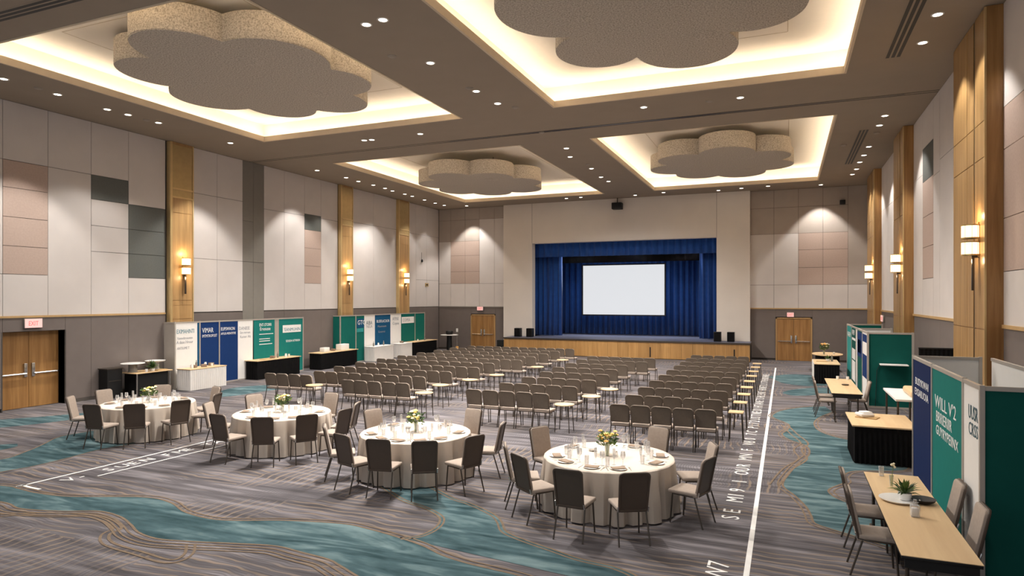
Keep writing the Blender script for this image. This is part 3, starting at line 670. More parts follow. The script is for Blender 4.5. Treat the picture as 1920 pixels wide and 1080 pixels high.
# ================================================================== ROUND TABLES
R = 1.0; TH = .75
top_me = MB().lathe([(0, TH - .035), (R - .03, TH - .035), (R - .015, TH - .02), (R - .02, TH - .008), (0, TH - .008)], 40).mesh('table_top', M_ttop)
lg = [MB().tube([(sx * .6, sy * .6, TH - .035), (sx * .66, sy * .66, 0)], .018, 8).mesh('leg', M_steel) for sx in (-1, 1) for sy in (-1, 1)]
def cloth_mesh(seed):
    rnd = random.Random(seed); n = 240; rings = []
    ph = [rnd.uniform(0, 6.28) for _ in range(4)]
    prof = [(0, TH, 0), (.5, TH, 0), (R - .05, TH, 0), (R - .012, TH - .003, 0), (R + .004, TH - .016, .02)] + [(R + .012 + .05 * t, TH - .016 - (TH - .03) * t, t) for t in (.08, .2, .35, .5, .65, .8, .92, 1.0)]
    vs = []; fs = []
    for r, z, t in prof:
        for k in range(n):
            a = 2 * PI * k / n
            w0 = math.sin(21 * a + ph[0] + 1.1 * math.sin(3 * a + ph[1])); wv = (1 - 2 * abs(w0) ** 1.4 if w0 < 0 else 1) * .62 + .3 * math.sin(11 * a + ph[2])
            rr = r + (.10 * min(1, t * 1.6) * (wv - .45) if t > 0 else 0)
            zz = z + (.012 * wv * t if t > .9 else 0)
            vs.append((rr * math.cos(a), rr * math.sin(a), max(zz, .008)))
    for i in range(len(prof) - 1):
        for k in range(n): fs.append((i * n + k, i * n + (k + 1) % n, (i + 1) * n + (k + 1) % n, (i + 1) * n + k))
    fs.append(tuple(range(n)))
    vs2 = vs; mb = MB(); mb.add(vs2, fs); return mb.mesh('tablecloth', M_cloth)
plate_me = MB().lathe([(0, .004), (.07, .004), (.09, .006), (.122, .014), (.124, .017), (.09, .011), (0, .009)], 28).mesh('dinner_plate', M_plate)
napk_me = MB().rbox(-.105, .105, -.068, .068, 0, .008, .003).rbox(-.102, .102, -.064, .062, .0085, .015, .003).mesh('napkin', M_napk)
wine_me = MB().lathe([(.034, 0), (.035, .003), (.006, .008), (.004, .02), (.004, .085), (.012, .095), (.033, .12), (.038, .15), (.034, .19), (.030, .21), (.028, .21), (.033, .17), (.035, .15), (.03, .122), (.0, .1)], 16).mesh('wine_glass', M_glass)
water_me = MB().lathe([(.028, 0), (.034, .13), (.031, .13), (.026, .01), (0, .01)], 16).mesh('water_glass', M_glass)
flute_me = MB().lathe([(.03, 0), (.03, .003), (.005, .008), (.004, .07), (.016, .1), (.022, .17), (.019, .24), (.017, .24), (.02, .17), (.013, .1), (0, .085)], 14).mesh('champagne_flute', M_glass)
fork_me = MB().box(-.004, .004, -.1, .03, 0, .003).box(-.011, .011, .03, .045, 0, .003).box(-.011, -.008, .045, .09, 0, .003).box(-.004, -.001, .045, .09, 0, .003).box(.002, .005, .045, .09, 0, .003).box(.008, .011, .045, .09, 0, .003).mesh('fork', M_chrome, False)
knife_me = MB().box(-.005, .005, -.1, 0, 0, .004).add([(-.006, 0, 0), (.006, 0, 0), (.006, .08, 0), (-.002, .11, 0), (-.006, 0, .003), (.006, 0, .003), (.006, .08, .003), (-.002, .11, .003)], [(0, 3, 2, 1), (4, 5, 6, 7), (0, 1, 5, 4), (1, 2, 6, 5), (2, 3, 7, 6), (3, 0, 4, 7)]).mesh('knife', M_chrome, False)
shaker_me = [('body', MB().lathe([(.02, 0), (.022, .01), (.02, .06), (.014, .07)], 14).mesh('body', M_glass)), ('cap', MB().lathe([(.016, .07), (.016, .085), (.008, .095), (0, .096)], 14).mesh('cap', M_chrome))]
roll_me = MB().lathe([(.03, 0), (.06, .015), (.065, .05), (.05, .07), (.02, .075), (0, .07)], 16).mesh('bread_bowl', M_plate)
def bouquet(label, loc, seed, cols, sc=1.0, group=None, leafmat=None):
    rnd = random.Random(seed); o = thing('flower_bouquet', label, 'flowers', loc, rnd.uniform(0, 6), group)
    st = MB()
    tips = []
    for k in range(15):
        a = rnd.uniform(0, 6.28); q = rnd.uniform(.02, .15) * sc; z = rnd.uniform(.24, .37) * sc
        p = (q * math.cos(a), q * math.sin(a), z); tips.append(p)
        st.tube([(rnd.uniform(-.012, .012), rnd.uniform(-.012, .012), .012), (p[0] * .25, p[1] * .25, .14 * sc), p], .003, 5)
    st.build('stem_bunch', M_stem, o)
    lf = MB()
    for k in range(150):
        a = rnd.uniform(0, 6.28); q = (rnd.random() ** .6) * .14 * sc; z = rnd.uniform(.15, .33) * sc
        c = Vector((q * math.cos(a), q * math.sin(a), z)); d = Vector((math.cos(a) + rnd.uniform(-.6, .6), math.sin(a) + rnd.uniform(-.6, .6), rnd.uniform(-.2, 1.1))).normalized()
        w = d.cross(Vector((rnd.uniform(-1, 1), rnd.uniform(-1, 1), rnd.uniform(-1, 1)))).normalized(); l = rnd.uniform(.04, .08) * sc; ww = l * .25; nn = d.cross(w) * .006
        lf.add([c, c + d * l * .5 + w * ww + nn, c + d * l, c + d * l * .5 - w * ww + nn, c + d * l * .5 - nn * .5], [(0, 1, 4), (1, 2, 4), (2, 3, 4), (3, 0, 4)], rnd.randint(0, 1))
    lf.build('foliage', [leafmat or M_leaf, M_leafd], o, smooth=False)
    for k, p in enumerate(tips):
        m = MB(); rr = rnd.uniform(.022, .034) * sc
        for j in range(7):
            a = j * 6.28 / 6; e = (p[0] + rr * .75 * math.cos(a), p[1] + rr * .75 * math.sin(a), p[2]) if j < 6 else (p[0], p[1], p[2] + rr * .35)
            m.ball(e, rr * .62, 0, (1, 1, .7))
        m.build('blossom', cols[k % len(cols)], o)
    return o
def glass_vase(label, loc, h=.17, r=.036, group=None):
    me = MB().lathe([(r * .8, 0), (r * .85, .004), (r, h * .6), (r * 1.25, h), (r * 1.18, h), (r * .93, h * .6), (r * .75, .012), (0, .012)], 20).mesh('vase', M_water)
    return single(me, 'flower_vase', label, 'vase', loc, 0, group)
TABS = [('leftmost round table', (-13.82, 10.92), [(186, 756, 'near left'), (252, 758, 'front centre'), (337, 750, 'near right'), (149, 743, 'far left'), (203, 732, 'back left'), (305, 722, 'back right'), (372, 729, 'far right, deeper one'), (395, 738, 'right side, nearer one')], [M_fly, M_flc]),
 ('second round table from left', (-9.98, 11.1), [(492, 783, 'front left'), (588, 778, 'front right'), (418, 775, 'near left side'), (430, 755, 'far left side'), (495, 745, 'back left'), (590, 743, 'back right'), (642, 755, 'far right side'), (652, 770, 'near right side')], [M_flc, M_flo, M_flc]),
 ('third round table from left', (-6.26, 10.42), [(714, 824, 'front left'), (806, 830, 'front centre'), (872, 820, 'front right'), (648, 815, 'near left side'), (657, 795, 'far left side'), (728, 775, 'back left'), (850, 775, 'back right'), (915, 792, 'right side')], [M_fly, M_flc, M_fly]),
 ('rightmost round table', (-2.54, 9.98), [(1065, 880, 'front left'), (1188, 888, 'front right'), (980, 852, 'near left side'), (992, 832, 'far left side'), (1058, 812, 'back left'), (1200, 812, 'back right'), (1290, 832, 'far right side'), (1322, 858, 'near right side')], [M_flo, M_fly, M_flo])]
for ti, (tn, (cx, cy), seats, fc) in enumerate(TABS):
    put([('table_top', top_me)] + [('leg', l) for l in lg], 'round_table', f'round banquet table under the floor-length ivory cloth, {tn}', 'table', (cx, cy, 0), ti * .3, 'round banquet tables')
    single(cloth_mesh(ti), 'tablecloth', f'floor-length ivory tablecloth draped over the {tn}', 'tablecloth', (cx, cy, 0), 0, 'round ivory tablecloths')
    fx, fy = cx + (.02, .0, .0, -.02)[ti], cy
    glass_vase(f'clear glass vase holding flowers at the centre of the {tn}', (fx, fy, TH + .001), .17, .036, 'table vases')
    bouquet(f'{("yellow", "cream and peach", "pale yellow", "orange and yellow")[ti]} flower bouquet in the vase of the {tn}', (fx, fy, TH + .008), ti + 3, fc, 1.0, 'table bouquets')
    ang = []
    for (u, v, pl) in seats:
        bx, by = F(u, v, .95); ang.append(math.atan2(by - cy, bx - cx))
    for _ in range(60):                                # neighbours keep their elbows apart
        od = sorted(range(8), key=lambda i: ang[i])
        for a_, b_ in zip(od, od[1:] + od[:1]):
            g = (ang[b_] - ang[a_]) % (2 * PI)
            if g < math.radians(27): e = (math.radians(27) - g) / 2; ang[a_] -= e; ang[b_] += e
    for si, (u, v, pl) in enumerate(seats):
        bx, by = F(u, v, .95); d = math.hypot(bx - cx, by - cy); rr = max(1.6, min(d, 1.75)); ux, uy = math.cos(ang[si]), math.sin(ang[si])
        bx, by = cx + ux * rr, cy + uy * rr
        rz = math.atan2(-uy, -ux) - PI / 2
        put(BANQ, 'banquet_chair', f'beige and brown banquet chair, {pl} of {tn}', 'chair', (bx - ux * .28, by - uy * .28, 0), rz + random.uniform(-.08, .08), 'chairs around the round tables')
        at = lambda q, s: (cx + ux * q - uy * s, cy + uy * q + ux * s, TH + .001)
        wh = f'at {pl}, {tn}'
        single(plate_me, 'dinner_plate', 'white plate under tan napkin ' + wh, 'plate', at(.80, 0), 0, 'plates on the round tables')
        x, y, z = at(.80, 0)
        single(napk_me, 'napkin', 'folded tan napkin ' + wh, 'napkin', (x, y, z + .012), rz + random.uniform(-.3, .3), 'napkins on the round tables')
        single(wine_me, 'wine_glass', 'clear stemmed wine glass ' + wh, 'glass', at(.62, .10), 0, 'glasses on the round tables')
        single(flute_me, 'champagne_flute', 'tall slim clear glass ' + wh, 'glass', at(.56, -.02), 0, 'glasses on the round tables')
        single(water_me, 'water_glass', 'clear straight tumbler ' + wh, 'glass', at(.64, -.13), 0, 'glasses on the round tables')
        if ti > 1:
            single(fork_me, 'fork', 'steel fork beside the plate ' + wh, 'fork', at(.80, .165), rz, 'cutlery on the round tables')
            single(knife_me, 'knife', 'steel knife beside the plate ' + wh, 'knife', at(.80, -.165), rz, 'cutlery on the round tables')
    put(shaker_me, 'salt_shaker', f'small glass salt shaker beside the vase of the {tn}', 'salt shaker', (fx + .16, fy - .05, TH + .001), 0, 'shakers')
    single(roll_me, 'bread_bowl', f'small white bowl behind the vase of the {tn}', 'bowl', (fx - .3, fy + .22, TH + .001), 0, 'small bowls')

# ================================================================== SKIRTED AND PLAIN TABLES
def skirt_loop(x0, x1, y0, y1, z0, z1, amp=.018, pitch=.085):
    pts = []
    per = [((x0, y0), (x1, y0), (0, -1)), ((x1, y0), (x1, y1), (1, 0)), ((x1, y1), (x0, y1), (0, 1)), ((x0, y1), (x0, y0), (-1, 0))]
    for (ax, ay), (bx, by), n in per:
        L = math.hypot(bx - ax, by - ay); k = max(4, int(L / pitch) * 4)
        for i in range(k):
            t = i / k; w = math.sin(t * (k / 4) * 2 * PI)
            pts.append((ax + (bx - ax) * t, ay + (by - ay) * t, n, w * math.sin(PI * min(1, t * 8, (1 - t) * 8) / 2)))
    N = len(pts); vs = []; fs = []
    for z, a in ((z1, .25), ((z0 + z1) / 2, .8), (z0, 1.15)):
        for x, y, n, w in pts: vs.append((x + n[0] * amp * a * w, y + n[1] * amp * a * w, z))
    for i in range(2):
        for k in range(N): fs.append((i * N + k, i * N + (k + 1) % N, (i + 1) * N + (k + 1) % N, (i + 1) * N + k))
    return vs, fs
def skirted(label, x0, x1, y0, y1, cloth, topm, over=0.0, h=.75, group='skirted display tables'):
    c = ((x0 + x1) / 2, (y0 + y1) / 2, 0); o = thing('skirted_table', label, 'table', c, 0, group)
    MB().rbox(x0 - over, x1 + over, y0 - over, y1 + over, h - .03, h, .006).shift(c).build('table_top', topm, o)
    vs, fs = skirt_loop(x0 + .015, x1 - .015, y0 + .015, y1 - .015, .01, h - .03)
    MB().add(vs, fs).shift(c).build('table_skirt', cloth, o)
    for sx in (x0 + .12, x1 - .12):
        for sy in (y0 + .12, y1 - .12): MB().tube([(sx, sy, 0), (sx, sy, h - .03)], .018, 8).shift(c).build('leg', M_steel, o)
    return o
def folding(label, x0, x1, y0, y1, topm=None, h=.75, edge=None):
    c = ((x0 + x1) / 2, (y0 + y1) / 2, 0); o = thing('folding_table', label, 'table', c, 0, 'long maple tables by the right booths')
    MB().box(x0, x1, y0, y1, h - .006, h).shift(c).build('table_top', topm or M_ttop, o, smooth=False)
    MB().rbox(x0 + .003, x1 - .003, y0 + .003, y1 - .003, h - .04, h - .0065, .006).shift(c).build('edge_band', M_black, o)
    for sy in (y0 + .28, y1 - .28):
        for sx in (x0 + .09, x1 - .09):
            MB().tube([(sx, sy, h - .04), (sx, sy, .012)], .02, 8).shift(c).build('leg', M_steel, o)
            MB().rbox(sx - .02, sx + .02, sy - .3, sy + .3, 0, .025, .006).shift(c).build('foot', M_steel, o)
        MB().tube([(x0 + .09, sy, h - .1), (x1 - .09, sy, h - .1)], .014, 8).shift(c).build('cross_bar', M_chrome, o)
        MB().tube([((x0 + x1) / 2, sy, h - .1), ((x0 + x1) / 2, sy + (.5 if sy < (y0 + y1) / 2 else -.5), h - .045)], .012, 8).shift(c).build('brace', M_chrome, o)
    MB().box(x0 + .03, x1 - .03, y0 + .012, y0 + .03, h - .12, h - .04).shift(c).build('apron', M_black, o, smooth=False)
    return o
# right side, from near to far
folding('long maple-topped table nearest the camera, with plant and bottle, beside the white-lettered booth', 1.02, 1.68, 7.2, 10.46)
t_ = bpy.data.objects['folding_table']
MB().box(1.235, 1.25, 8.95, 10.35, .04, .70).shift((1.35, 8.83, 0)).build('black_drape', M_blkcloth, t_, False)
skirted('maple-topped table with a black skirt, behind the nearest long table', 1.22, 2.28, 14.25, 15.78, M_blkcloth, M_ttop, .03)
folding('long maple-topped table on bare metal legs, halfway along the right booths', 1.1, 1.82, 18.8, 22.2)
t4 = skirted('maple-topped table with black skirt and white side cloth, far along the right booths', 1.02, 1.86, 27.0, 29.0, M_blkcloth, M_ttop, .02)
MB().box(.985, 1.0, 27.2, 29.0, .1, .745).shift((1.44, 28.0, 0)).build('side_cloth', M_whtcloth, t4, smooth=False)
o = thing('oval_table', 'oval maple table with flowers, farthest along the right booths', 'table', (1.7, 32.0, 0))
pts = [(.62 * math.cos(a * PI / 20), 1.0 * math.sin(a * PI / 20)) for a in range(40)]
MB().prism(pts, .72, .75).build('table_top', M_ttop, o); MB().prism([(x * .78, y * .85) for x, y in pts], 0.005, .72).build('table_skirt', M_blkcloth, o)
for (x, y, face, lab) in [(.96, 8.7, 1, 'left side of the nearest long table, nearer one'), (.96, 9.6, 1, 'left side of the nearest long table, farther one'), (1.70, 8.5, -1, 'booth side of the nearest long table, nearer one'), (1.70, 9.5, -1, 'booth side of the nearest long table, farther one')]:
    put(BANQ, 'banquet_chair', 'beige banquet chair on the ' + lab, 'chair', (x + (.02 if face > 0 else -.02), y, 0), -PI / 2 * face, 'chairs at the nearest long table')
for i, (x, y, face) in enumerate([(1.02, 19.6, 1), (1.02, 20.5, 1), (1.8, 20.0, -1)]):
    put(BANQ, 'banquet_chair', ('dark-legged chair pushed under the halfway long table, aisle side, nearer', 'dark-legged chair pushed under the halfway long table, aisle side, farther', 'dark-legged chair pushed under the halfway long table on its booth side')[i], 'chair', (x, y, 0), -PI / 2 * face, 'chairs at the halfway long table')
# left side
WT = skirted('white-skirted display table before the white panel of the near left booth', -19.5, -18.85, 16.5, 18.1, M_whtcloth, M_ttop, 0)
skirted('black-skirted table before the navy and white panels of the near left booth', -19.6, -19.0, 19.75, 22.2, M_blkcloth, M_ttop, .03)
skirted('black-skirted table standing in the gap between the two left booths', -19.7, -19.05, 23.6, 26.3, M_blkcloth, M_ttop, .03)
skirted('white-skirted table before the far left booth, left one of two', -19.65, -19.05, 27.7, 29.5, M_whtcloth, M_whtcloth, 0)
skirted('white-skirted table before the far left booth, right one of two', -19.65, -19.05, 30.1, 31.35, M_whtcloth, M_whtcloth, 0)
skirted('black-skirted table at the right end of the far left booth', -19.7, -19.1, 31.6, 34.2, M_blkcloth, M_ttop, .03)
o = thing('cocktail_table', 'tall round white cocktail table in the far left corner', 'table', (-18.7, 35.0, 0))
MB().lathe([(0, .97), (.52, .97), (.53, .985), (.52, 1.0), (0, 1.0)], 28).build('table_top', M_white, o); MB().lathe([(.2, 0), (.2, .02), (.17, .04), (.15, .97)], 16).build('pedestal', M_black, o)
single(MB().lathe([(.14, 0), (.2, .02), (.22, .2), (.2, .22), (.19, .2), (0, .03)], 20).mesh('tub', M_black), 'black_tub', 'black round tub on the corner cocktail table', 'tub', (-18.72, 35.05, 1.001))
o = thing('queue_post', 'slim steel post with a card holder beside the corner cocktail table', 'post', (-18.02, 34.7, 0))
MB().lathe([(.13, 0), (.13, .015), (.02, .03), (.012, .05), (.012, 1.2)], 14).build('pole', M_chrome, o); MB().box(-.06, .06, -.01, .01, 1.2, 1.4).build('card_holder', M_card, o, False); MB().box(-.07, .07, -.03, .03, .12, .34).build('base_card', M_flo, o, False)
# ================================================================== EXHIBITION BOOTHS
BH = 2.3
def obox(mb, O, d, n, s0, s1, q0, q1, z0, z1, mi=0):
    xs = [O[0] + d[0] * s + n[0] * q for s in (s0, s1) for q in (q0, q1)]; ys = [O[1] + d[1] * s + n[1] * q for s in (s0, s1) for q in (q0, q1)]
    return mb.box(min(xs), max(xs), min(ys), max(ys), z0, z1, mi)
def booth_side(o, off, O, d, n, panels, h=BH, ends=(True, True), fw=.05):
    """panels: [(s0, s1, material, post after?)] along d, n faces the viewer. returns the panel objects"""
    out = []
    s_all0, s_all1 = panels[0][0], panels[-1][1]
    for k, (s0, s1, m, post) in enumerate(panels):
        mb = MB(); obox(mb, O, d, n, s0 + .004, s1 - .004, -.02, .0, .04, h - .03); out.append(mb.shift(off).build('panel', m, o, smooth=False))
        if post and k < len(panels) - 1:
            mb = MB(); obox(mb, O, d, n, s1 - fw / 2, s1 + fw / 2, -.035, .015, 0, h + .01); mb.shift(off).build('frame_post', M_alu, o, smooth=False)
    for f, s in zip(ends, (s_all0, s_all1)):
        if f:
            mb = MB(); obox(mb, O, d, n, s - fw / 2, s + fw / 2, -.035, .015, 0, h + .01); mb.shift(off).build('frame_post', M_alu, o, smooth=False)
    mb = MB(); obox(mb, O, d, n, s_all0, s_all1, -.032, .012, h - .05, h); mb.shift(off).build('top_rail', M_alu, o, smooth=False)
    mb = MB(); obox(mb, O, d, n, s_all0, s_all1, -.03, .01, .0, .05); mb.shift(off).build('bottom_rail', M_alu, o, smooth=False)
    return out
def ptext(pan, off, O, d, n, s, z, body, size, mat, stretch=1.0, width=None):
    # letters read left to right for a viewer the panel faces
    p = (O[0] + d[0] * s + n[0] * .003, O[1] + d[1] * s + n[1] * .003, z)
    lettering(body, size, p, (d[0], d[1], 0), (0, 0, 1), mat, pan, 'lettering', stretch, off=off, width=width)
def pcard(pan, off, O, d, n, s0, s1, z0, z1, mat, name='sign_card'):
    mb = MB(); obox(mb, O, d, n, s0, s1, .001, .008, z0, z1); return mb.shift(off).build(name, mat, pan, smooth=False)
# --- near left booth, flush in front of the left wall
BX = -19.65; off = (BX, 19.7, 0); BH1 = 2.36
o = thing('exhibition_booth', 'near left booth with white, navy and teal sign panels along the left wall', 'booth', off, 0, 'exhibition booths')
yb = lambda u: WX(u, BX)
O, d, n = (BX, 0), (0, 1), (1, 0)
pans = [(yb(328), yb(370), M_card, 0), (yb(370), yb(374.5), M_petrol, 1), (yb(376), yb(411), M_navy, 1), (yb(412), yb(446), M_navy, 0), (yb(446), yb(474), M_card, 0), (yb(476), yb(515), M_tealp, 0), (yb(515), yb(523), M_alu, 0), (yb(523), yb(568), M_tealp, 0)]
PB = booth_side(o, off, O, d, n, pans, BH1)
def T1(k, lines):
    for u, u1, v, body, size, mat in lines: ptext(PB[k], off, O, d, n, yb(u), WXZ(u, v, BX), body, size, mat, width=yb(u1) - yb(u))
T1(0, [(331, 364, 626, 'EXIMAHINTI', .215, M_txtt), (332, 361, 637, 'Vansedtrosunne', .13, M_txtg), (331, 362, 645, 'A dase Hrour', .15, M_txtg), (332, 355, 656, 'ANTSUME T', .13, M_txtg)])
T1(2, [(379, 400, 624, 'VIMAR', .25, M_txtw), (379, 407, 633, 'IMTMTROPOST', .145, M_txtw)])
T1(3, [(414, 440, 620, 'EUPSWAON', .175, M_txtw), (414, 442, 628, 'AFUE-MENTITIE', .125, M_txtw)])
T1(4, [(448, 468, 619, 'DANIEIE', .19, M_txtg), (450, 469, 626, 'Em rerrum', .14, M_txtg), (450, 470, 634, 'Rumer Alt', .14, M_txtg)])
T1(5, [(486, 509, 612, 'ENT-STORR', .17, M_txtw), (487, 507, 620, 'Eresuse', .2, M_txtw)])
for u0, u1, v in ((486, 512, 627), (486, 506, 636), (486, 506, 640), (486, 510, 646)): pcard(PB[5], off, O, d, n, yb(u0), yb(u1), WXZ(u0, v + .6, BX), WXZ(u0, v - .6, BX), M_txtw, 'text_line')
pcard(PB[7], off, O, d, n, yb(530), yb(564), WXZ(530, 624, BX), WXZ(530, 610, BX), M_card)
ptext(PB[7], off, O, d, n, yb(533) , WXZ(533, 619, BX), '', .1, M_txtt) if False else None
o2 = [c for c in PB[7].children][0]
lettering("'EANMUHIN", .19, (BX + .0095, yb(532), WXZ(532, 621, BX)), (0, 1, 0), (0, 0, 1), M_txtt, PB[7], off=off)
T1(7, [(536, 562, 641.5, 'SEXSIDN AETRIRUN', .13, M_txtw)])
booth_side(o, off, (XL + .05, WX(328, BX) - .03), (1, 0), (0, -1), [(0, BX - XL - .07, M_alu, 0)], BH1, (False, False))
booth_side(o, off, (XL + .05, WX(568, BX) + .03), (1, 0), (0, 1), [(0, BX - XL - .07, M_alu, 0)], BH1, (False, False))
# --- far left booth
BX = -19.75; off = (BX, 30.0, 0)
o = thing('exhibition_booth', 'far left booth with green, white and blue sign panels near the stage corner', 'booth', off, 0, 'exhibition booths')
O = (BX, 0)
pans = [(yb(638), yb(667), M_greenp, 1), (yb(667), yb(683), M_greenp, 0), (yb(683), yb(703), M_card, 0), (yb(703), yb(732), M_petrol, 0), (yb(732), yb(752), M_card, 0), (yb(752), yb(778), M_greenp, 1), (yb(778), yb(796), M_greenp, 0)]
PB = booth_side(o, off, O, d, n, pans, BH1, fw=.06)
pcard(PB[1], off, O, d, n, yb(669), yb(682), WXZ(669, 615, BX), WXZ(669, 598, BX), M_petrol); pcard(PB[1], off, O, d, n, yb(669), yb(681), WXZ(669, 623, BX), WXZ(669, 616, BX), M_tealb)
lettering('GTG', .32, (BX + .01, yb(670), WXZ(670, 609, BX)), (0, 1, 0), (0, 0, 1), M_txtw, PB[1], off=off)
T1(2, [(686.5, 698, 609, 'AIBA', .28, M_txtd), (687, 698, 615, 'NELA', .22, M_txtg)])
T1(3, [(706, 730, 605, 'BLSSFLACOOR', .2, M_txtw), (708, 724, 614, 'Maseranum', .16, M_txtg), (709, 722, 624, 'Gosserut', .16, M_txtg)])
T1(4, [(735.5, 747, 601, 'APINI', .27, M_txtg), (736, 748, 609, 'Copea', .22, M_txtg)])
pcard(PB[5], off, O, d, n, yb(753), yb(776), WXZ(753, 606.5, BX), WXZ(753, 594.5, BX), M_card); lettering('COPEA', .24, (BX + .01, yb(755), WXZ(755, 603, BX)), (0, 1, 0), (0, 0, 1), M_txtg, PB[5], off=off)
booth_side(o, off, (XL + .05, WX(638, BX) - .03), (1, 0), (0, -1), [(0, BX - XL - .07, M_greenp, 0)], BH1, (False, False), fw=.06)
# --- near right booth
BX = 2.05; off = (BX, 11, 0); RH = 2.2
o = thing('exhibition_booth', 'near right booth with indigo, teal and white panels lettered in white, end panel deep green', 'booth', off, 0, 'exhibition booths')
O, d, n = (BX, 0), (0, -1), (-1, 0)                    # read from the aisle: left is far
Sb = lambda u: -WX(u, BX)
ya, yb1, yc, yd = 13.2, 11.6, 9.72, 8.93
PB = booth_side(o, off, O, d, n, [(-ya, -yb1, M_navy2, 1), (-yb1, -yc, M_tealp, 1), (-yc, -yd, M_card, 0)], RH)
def T2(k, lines):
    for u, u1, v, body, size, mat in lines:
        s = Sb(u); ptext(PB[k], off, O, d, n, s, WXZ(u, v, BX), body, size, mat, width=Sb(u1) - s)
T2(0, [(1716.5, 1741, 719, 'BUSYKWAI', .17, M_txtw), (1715.5, 1741, 738, 'EXSAIUOIA', .17, M_txtw)])
T2(1, [(1753.5, 1793, 761, "WILL V'2", .26, M_txtw), (1755.5, 1785, 788, 'BRRIERIIR', .22, M_txtw), (1755.5, 1797, 812, 'GUYRYPEIINX', .2, M_txtw)])
T2(2, [(1816, 1834, 782, 'UUSR', .24, M_txtd), (1816.5, 1834, 812, 'CRSS', .22, M_txtd)])
booth_side(o, off, (BX, yd), (1, 0), (0, -1), [(.03, 1.15, M_greend, 0)], RH, (False, True))
booth_side(o, off, (BX, ya + .02), (1, 0), (0, -1), [(.03, .98, M_card, 0)], RH, (False, True))
booth_side(o, off, (BX + 1.15, 0), (0, -1), (1, 0), [(-ya, -yd, M_card, 0)], RH, (False, False))
# --- far right booth
BX = 2.22; off = (BX, 25, 0)
o = thing('exhibition_booth', 'far right booth of green and blue posted panels, broad deep green end panel', 'booth', off, 0, 'exhibition booths')
O = (BX, 0); e0, e1, e2, e3, e4, e5 = 28.6, 26.7, 25.1, 24.6, 23.1, 21.75
PB = booth_side(o, off, O, d, n, [(-e0, -e1, M_tealb, 1), (-e1, -e2, M_greend, 1), (-e2, -e3, M_card, 1), (-e3, -e4, M_greend, 1), (-e4, -e5, M_card, 0)], RH, fw=.07)
ptext(PB[0], off, O, d, n, -28.4, 1.75, 'VAGADEN', .26, M_txtw)
ptext(PB[1], off, O, d, n, -26.5, 1.9, 'NITIMU', .26, M_txtw); pcard(PB[1], off, O, d, n, -26.5, -25.3, 1.72, 1.8, M_txtw, 'text_line')
pcard(PB[1], off, O, d, n, -26.5, -25.4, 1.05, 1.42, M_card); pcard(PB[1], off, O, d, n, -26.5, -25.4, .3, 1.0, M_card)
pcard(PB[3], off, O, d, n, -24.55, -23.15, 1.3, 2.1, M_navy, 'blue_sheet'); pcard(PB[3], off, O, d, n, -24.4, -23.9, 1.42, 1.85, M_txtg); pcard(PB[3], off, O, d, n, -23.8, -23.5, 1.42, 1.85, M_txtg)
pcard(PB[4], off, O, d, n, -23.03, -21.8, .8, 2.1, M_navy, 'blue_sheet')
mb = MB(); obox(mb, O, d, n, -22.9, -21.85, .008, .014, 1.5, 1.87); mb.shift(off).build('sign_card', M_card, PB[4], smooth=False)
EP = booth_side(o, off, (BX, e5), (1, 0), (0, -1), [(.03, 1.15, M_greend, 0)], RH, (False, True), fw=.06)
mb = MB(); mb.box(BX + .3, BX + 1.0, e5 - .34, e5 - .01, 1.27, 1.3); mb.shift(off).build('wall_shelf', M_card, o, smooth=False)
mb = MB(); mb.tube([(BX + .33, e5 - .02, 1.28), (BX + .24, e5 - .025, 1.1), (BX + .22, e5 - .025, .6), (BX + .2, e5 - .025, .05)], .008, 6); mb.shift(off).build('shelf_cord', M_black, o)
booth_side(o, off, (BX, e0 + .03), (1, 0), (0, -1), [(.03, 1.2, M_greenp, 0)], RH, (False, True), fw=.06)
booth_side(o, off, (BX, e3 + .1), (1, 0), (0, -1), [(.03, 1.0, M_card, 0)], RH, (False, True), fw=.06)
# --- white counter and things behind the near right booth
o = thing('counter_table', 'white-topped high counter between the two right booths', 'counter', (2.45, 16.9, 0))
MB().box(-.3, .3, -1.0, .95, 1.02, 1.06).build('counter_top', M_white, o, False)
for sx in (-.24, .24):
    for sy in (-.85, .85): MB().tube([(sx, sy, 0), (sx, sy, 1.02)], .022, 8).build('leg', M_steel, o)
single(MB().rbox(-.12, .12, -.55, .55, 0, .14, .05, 3).mesh('cushion', M_ttop), 'cushion', 'long tan cushion lying on the white high counter', 'cushion', (2.6, 16.8, 1.061))
single(MB().rbox(-.17, .17, -.2, .2, 0, .45, .01).mesh('box', M_white), 'storage_box', 'white box on the floor beneath the white high counter', 'box', (2.42, 17.3, 0))
o = thing('drape_screen', 'black drape screen behind the near right booth, left of the nearest oak pilaster', 'drape screen', (3.27, 18.1, 0))
MB().box(-.36, .48, -.06, .06, 2.0, 2.03).build('top_rail', M_black, o, False)
vs, fs = skirt_loop(-.34, .46, -.05, .05, .01, 2.0); MB().add(vs, fs).build('drape', M_blkcloth, o)
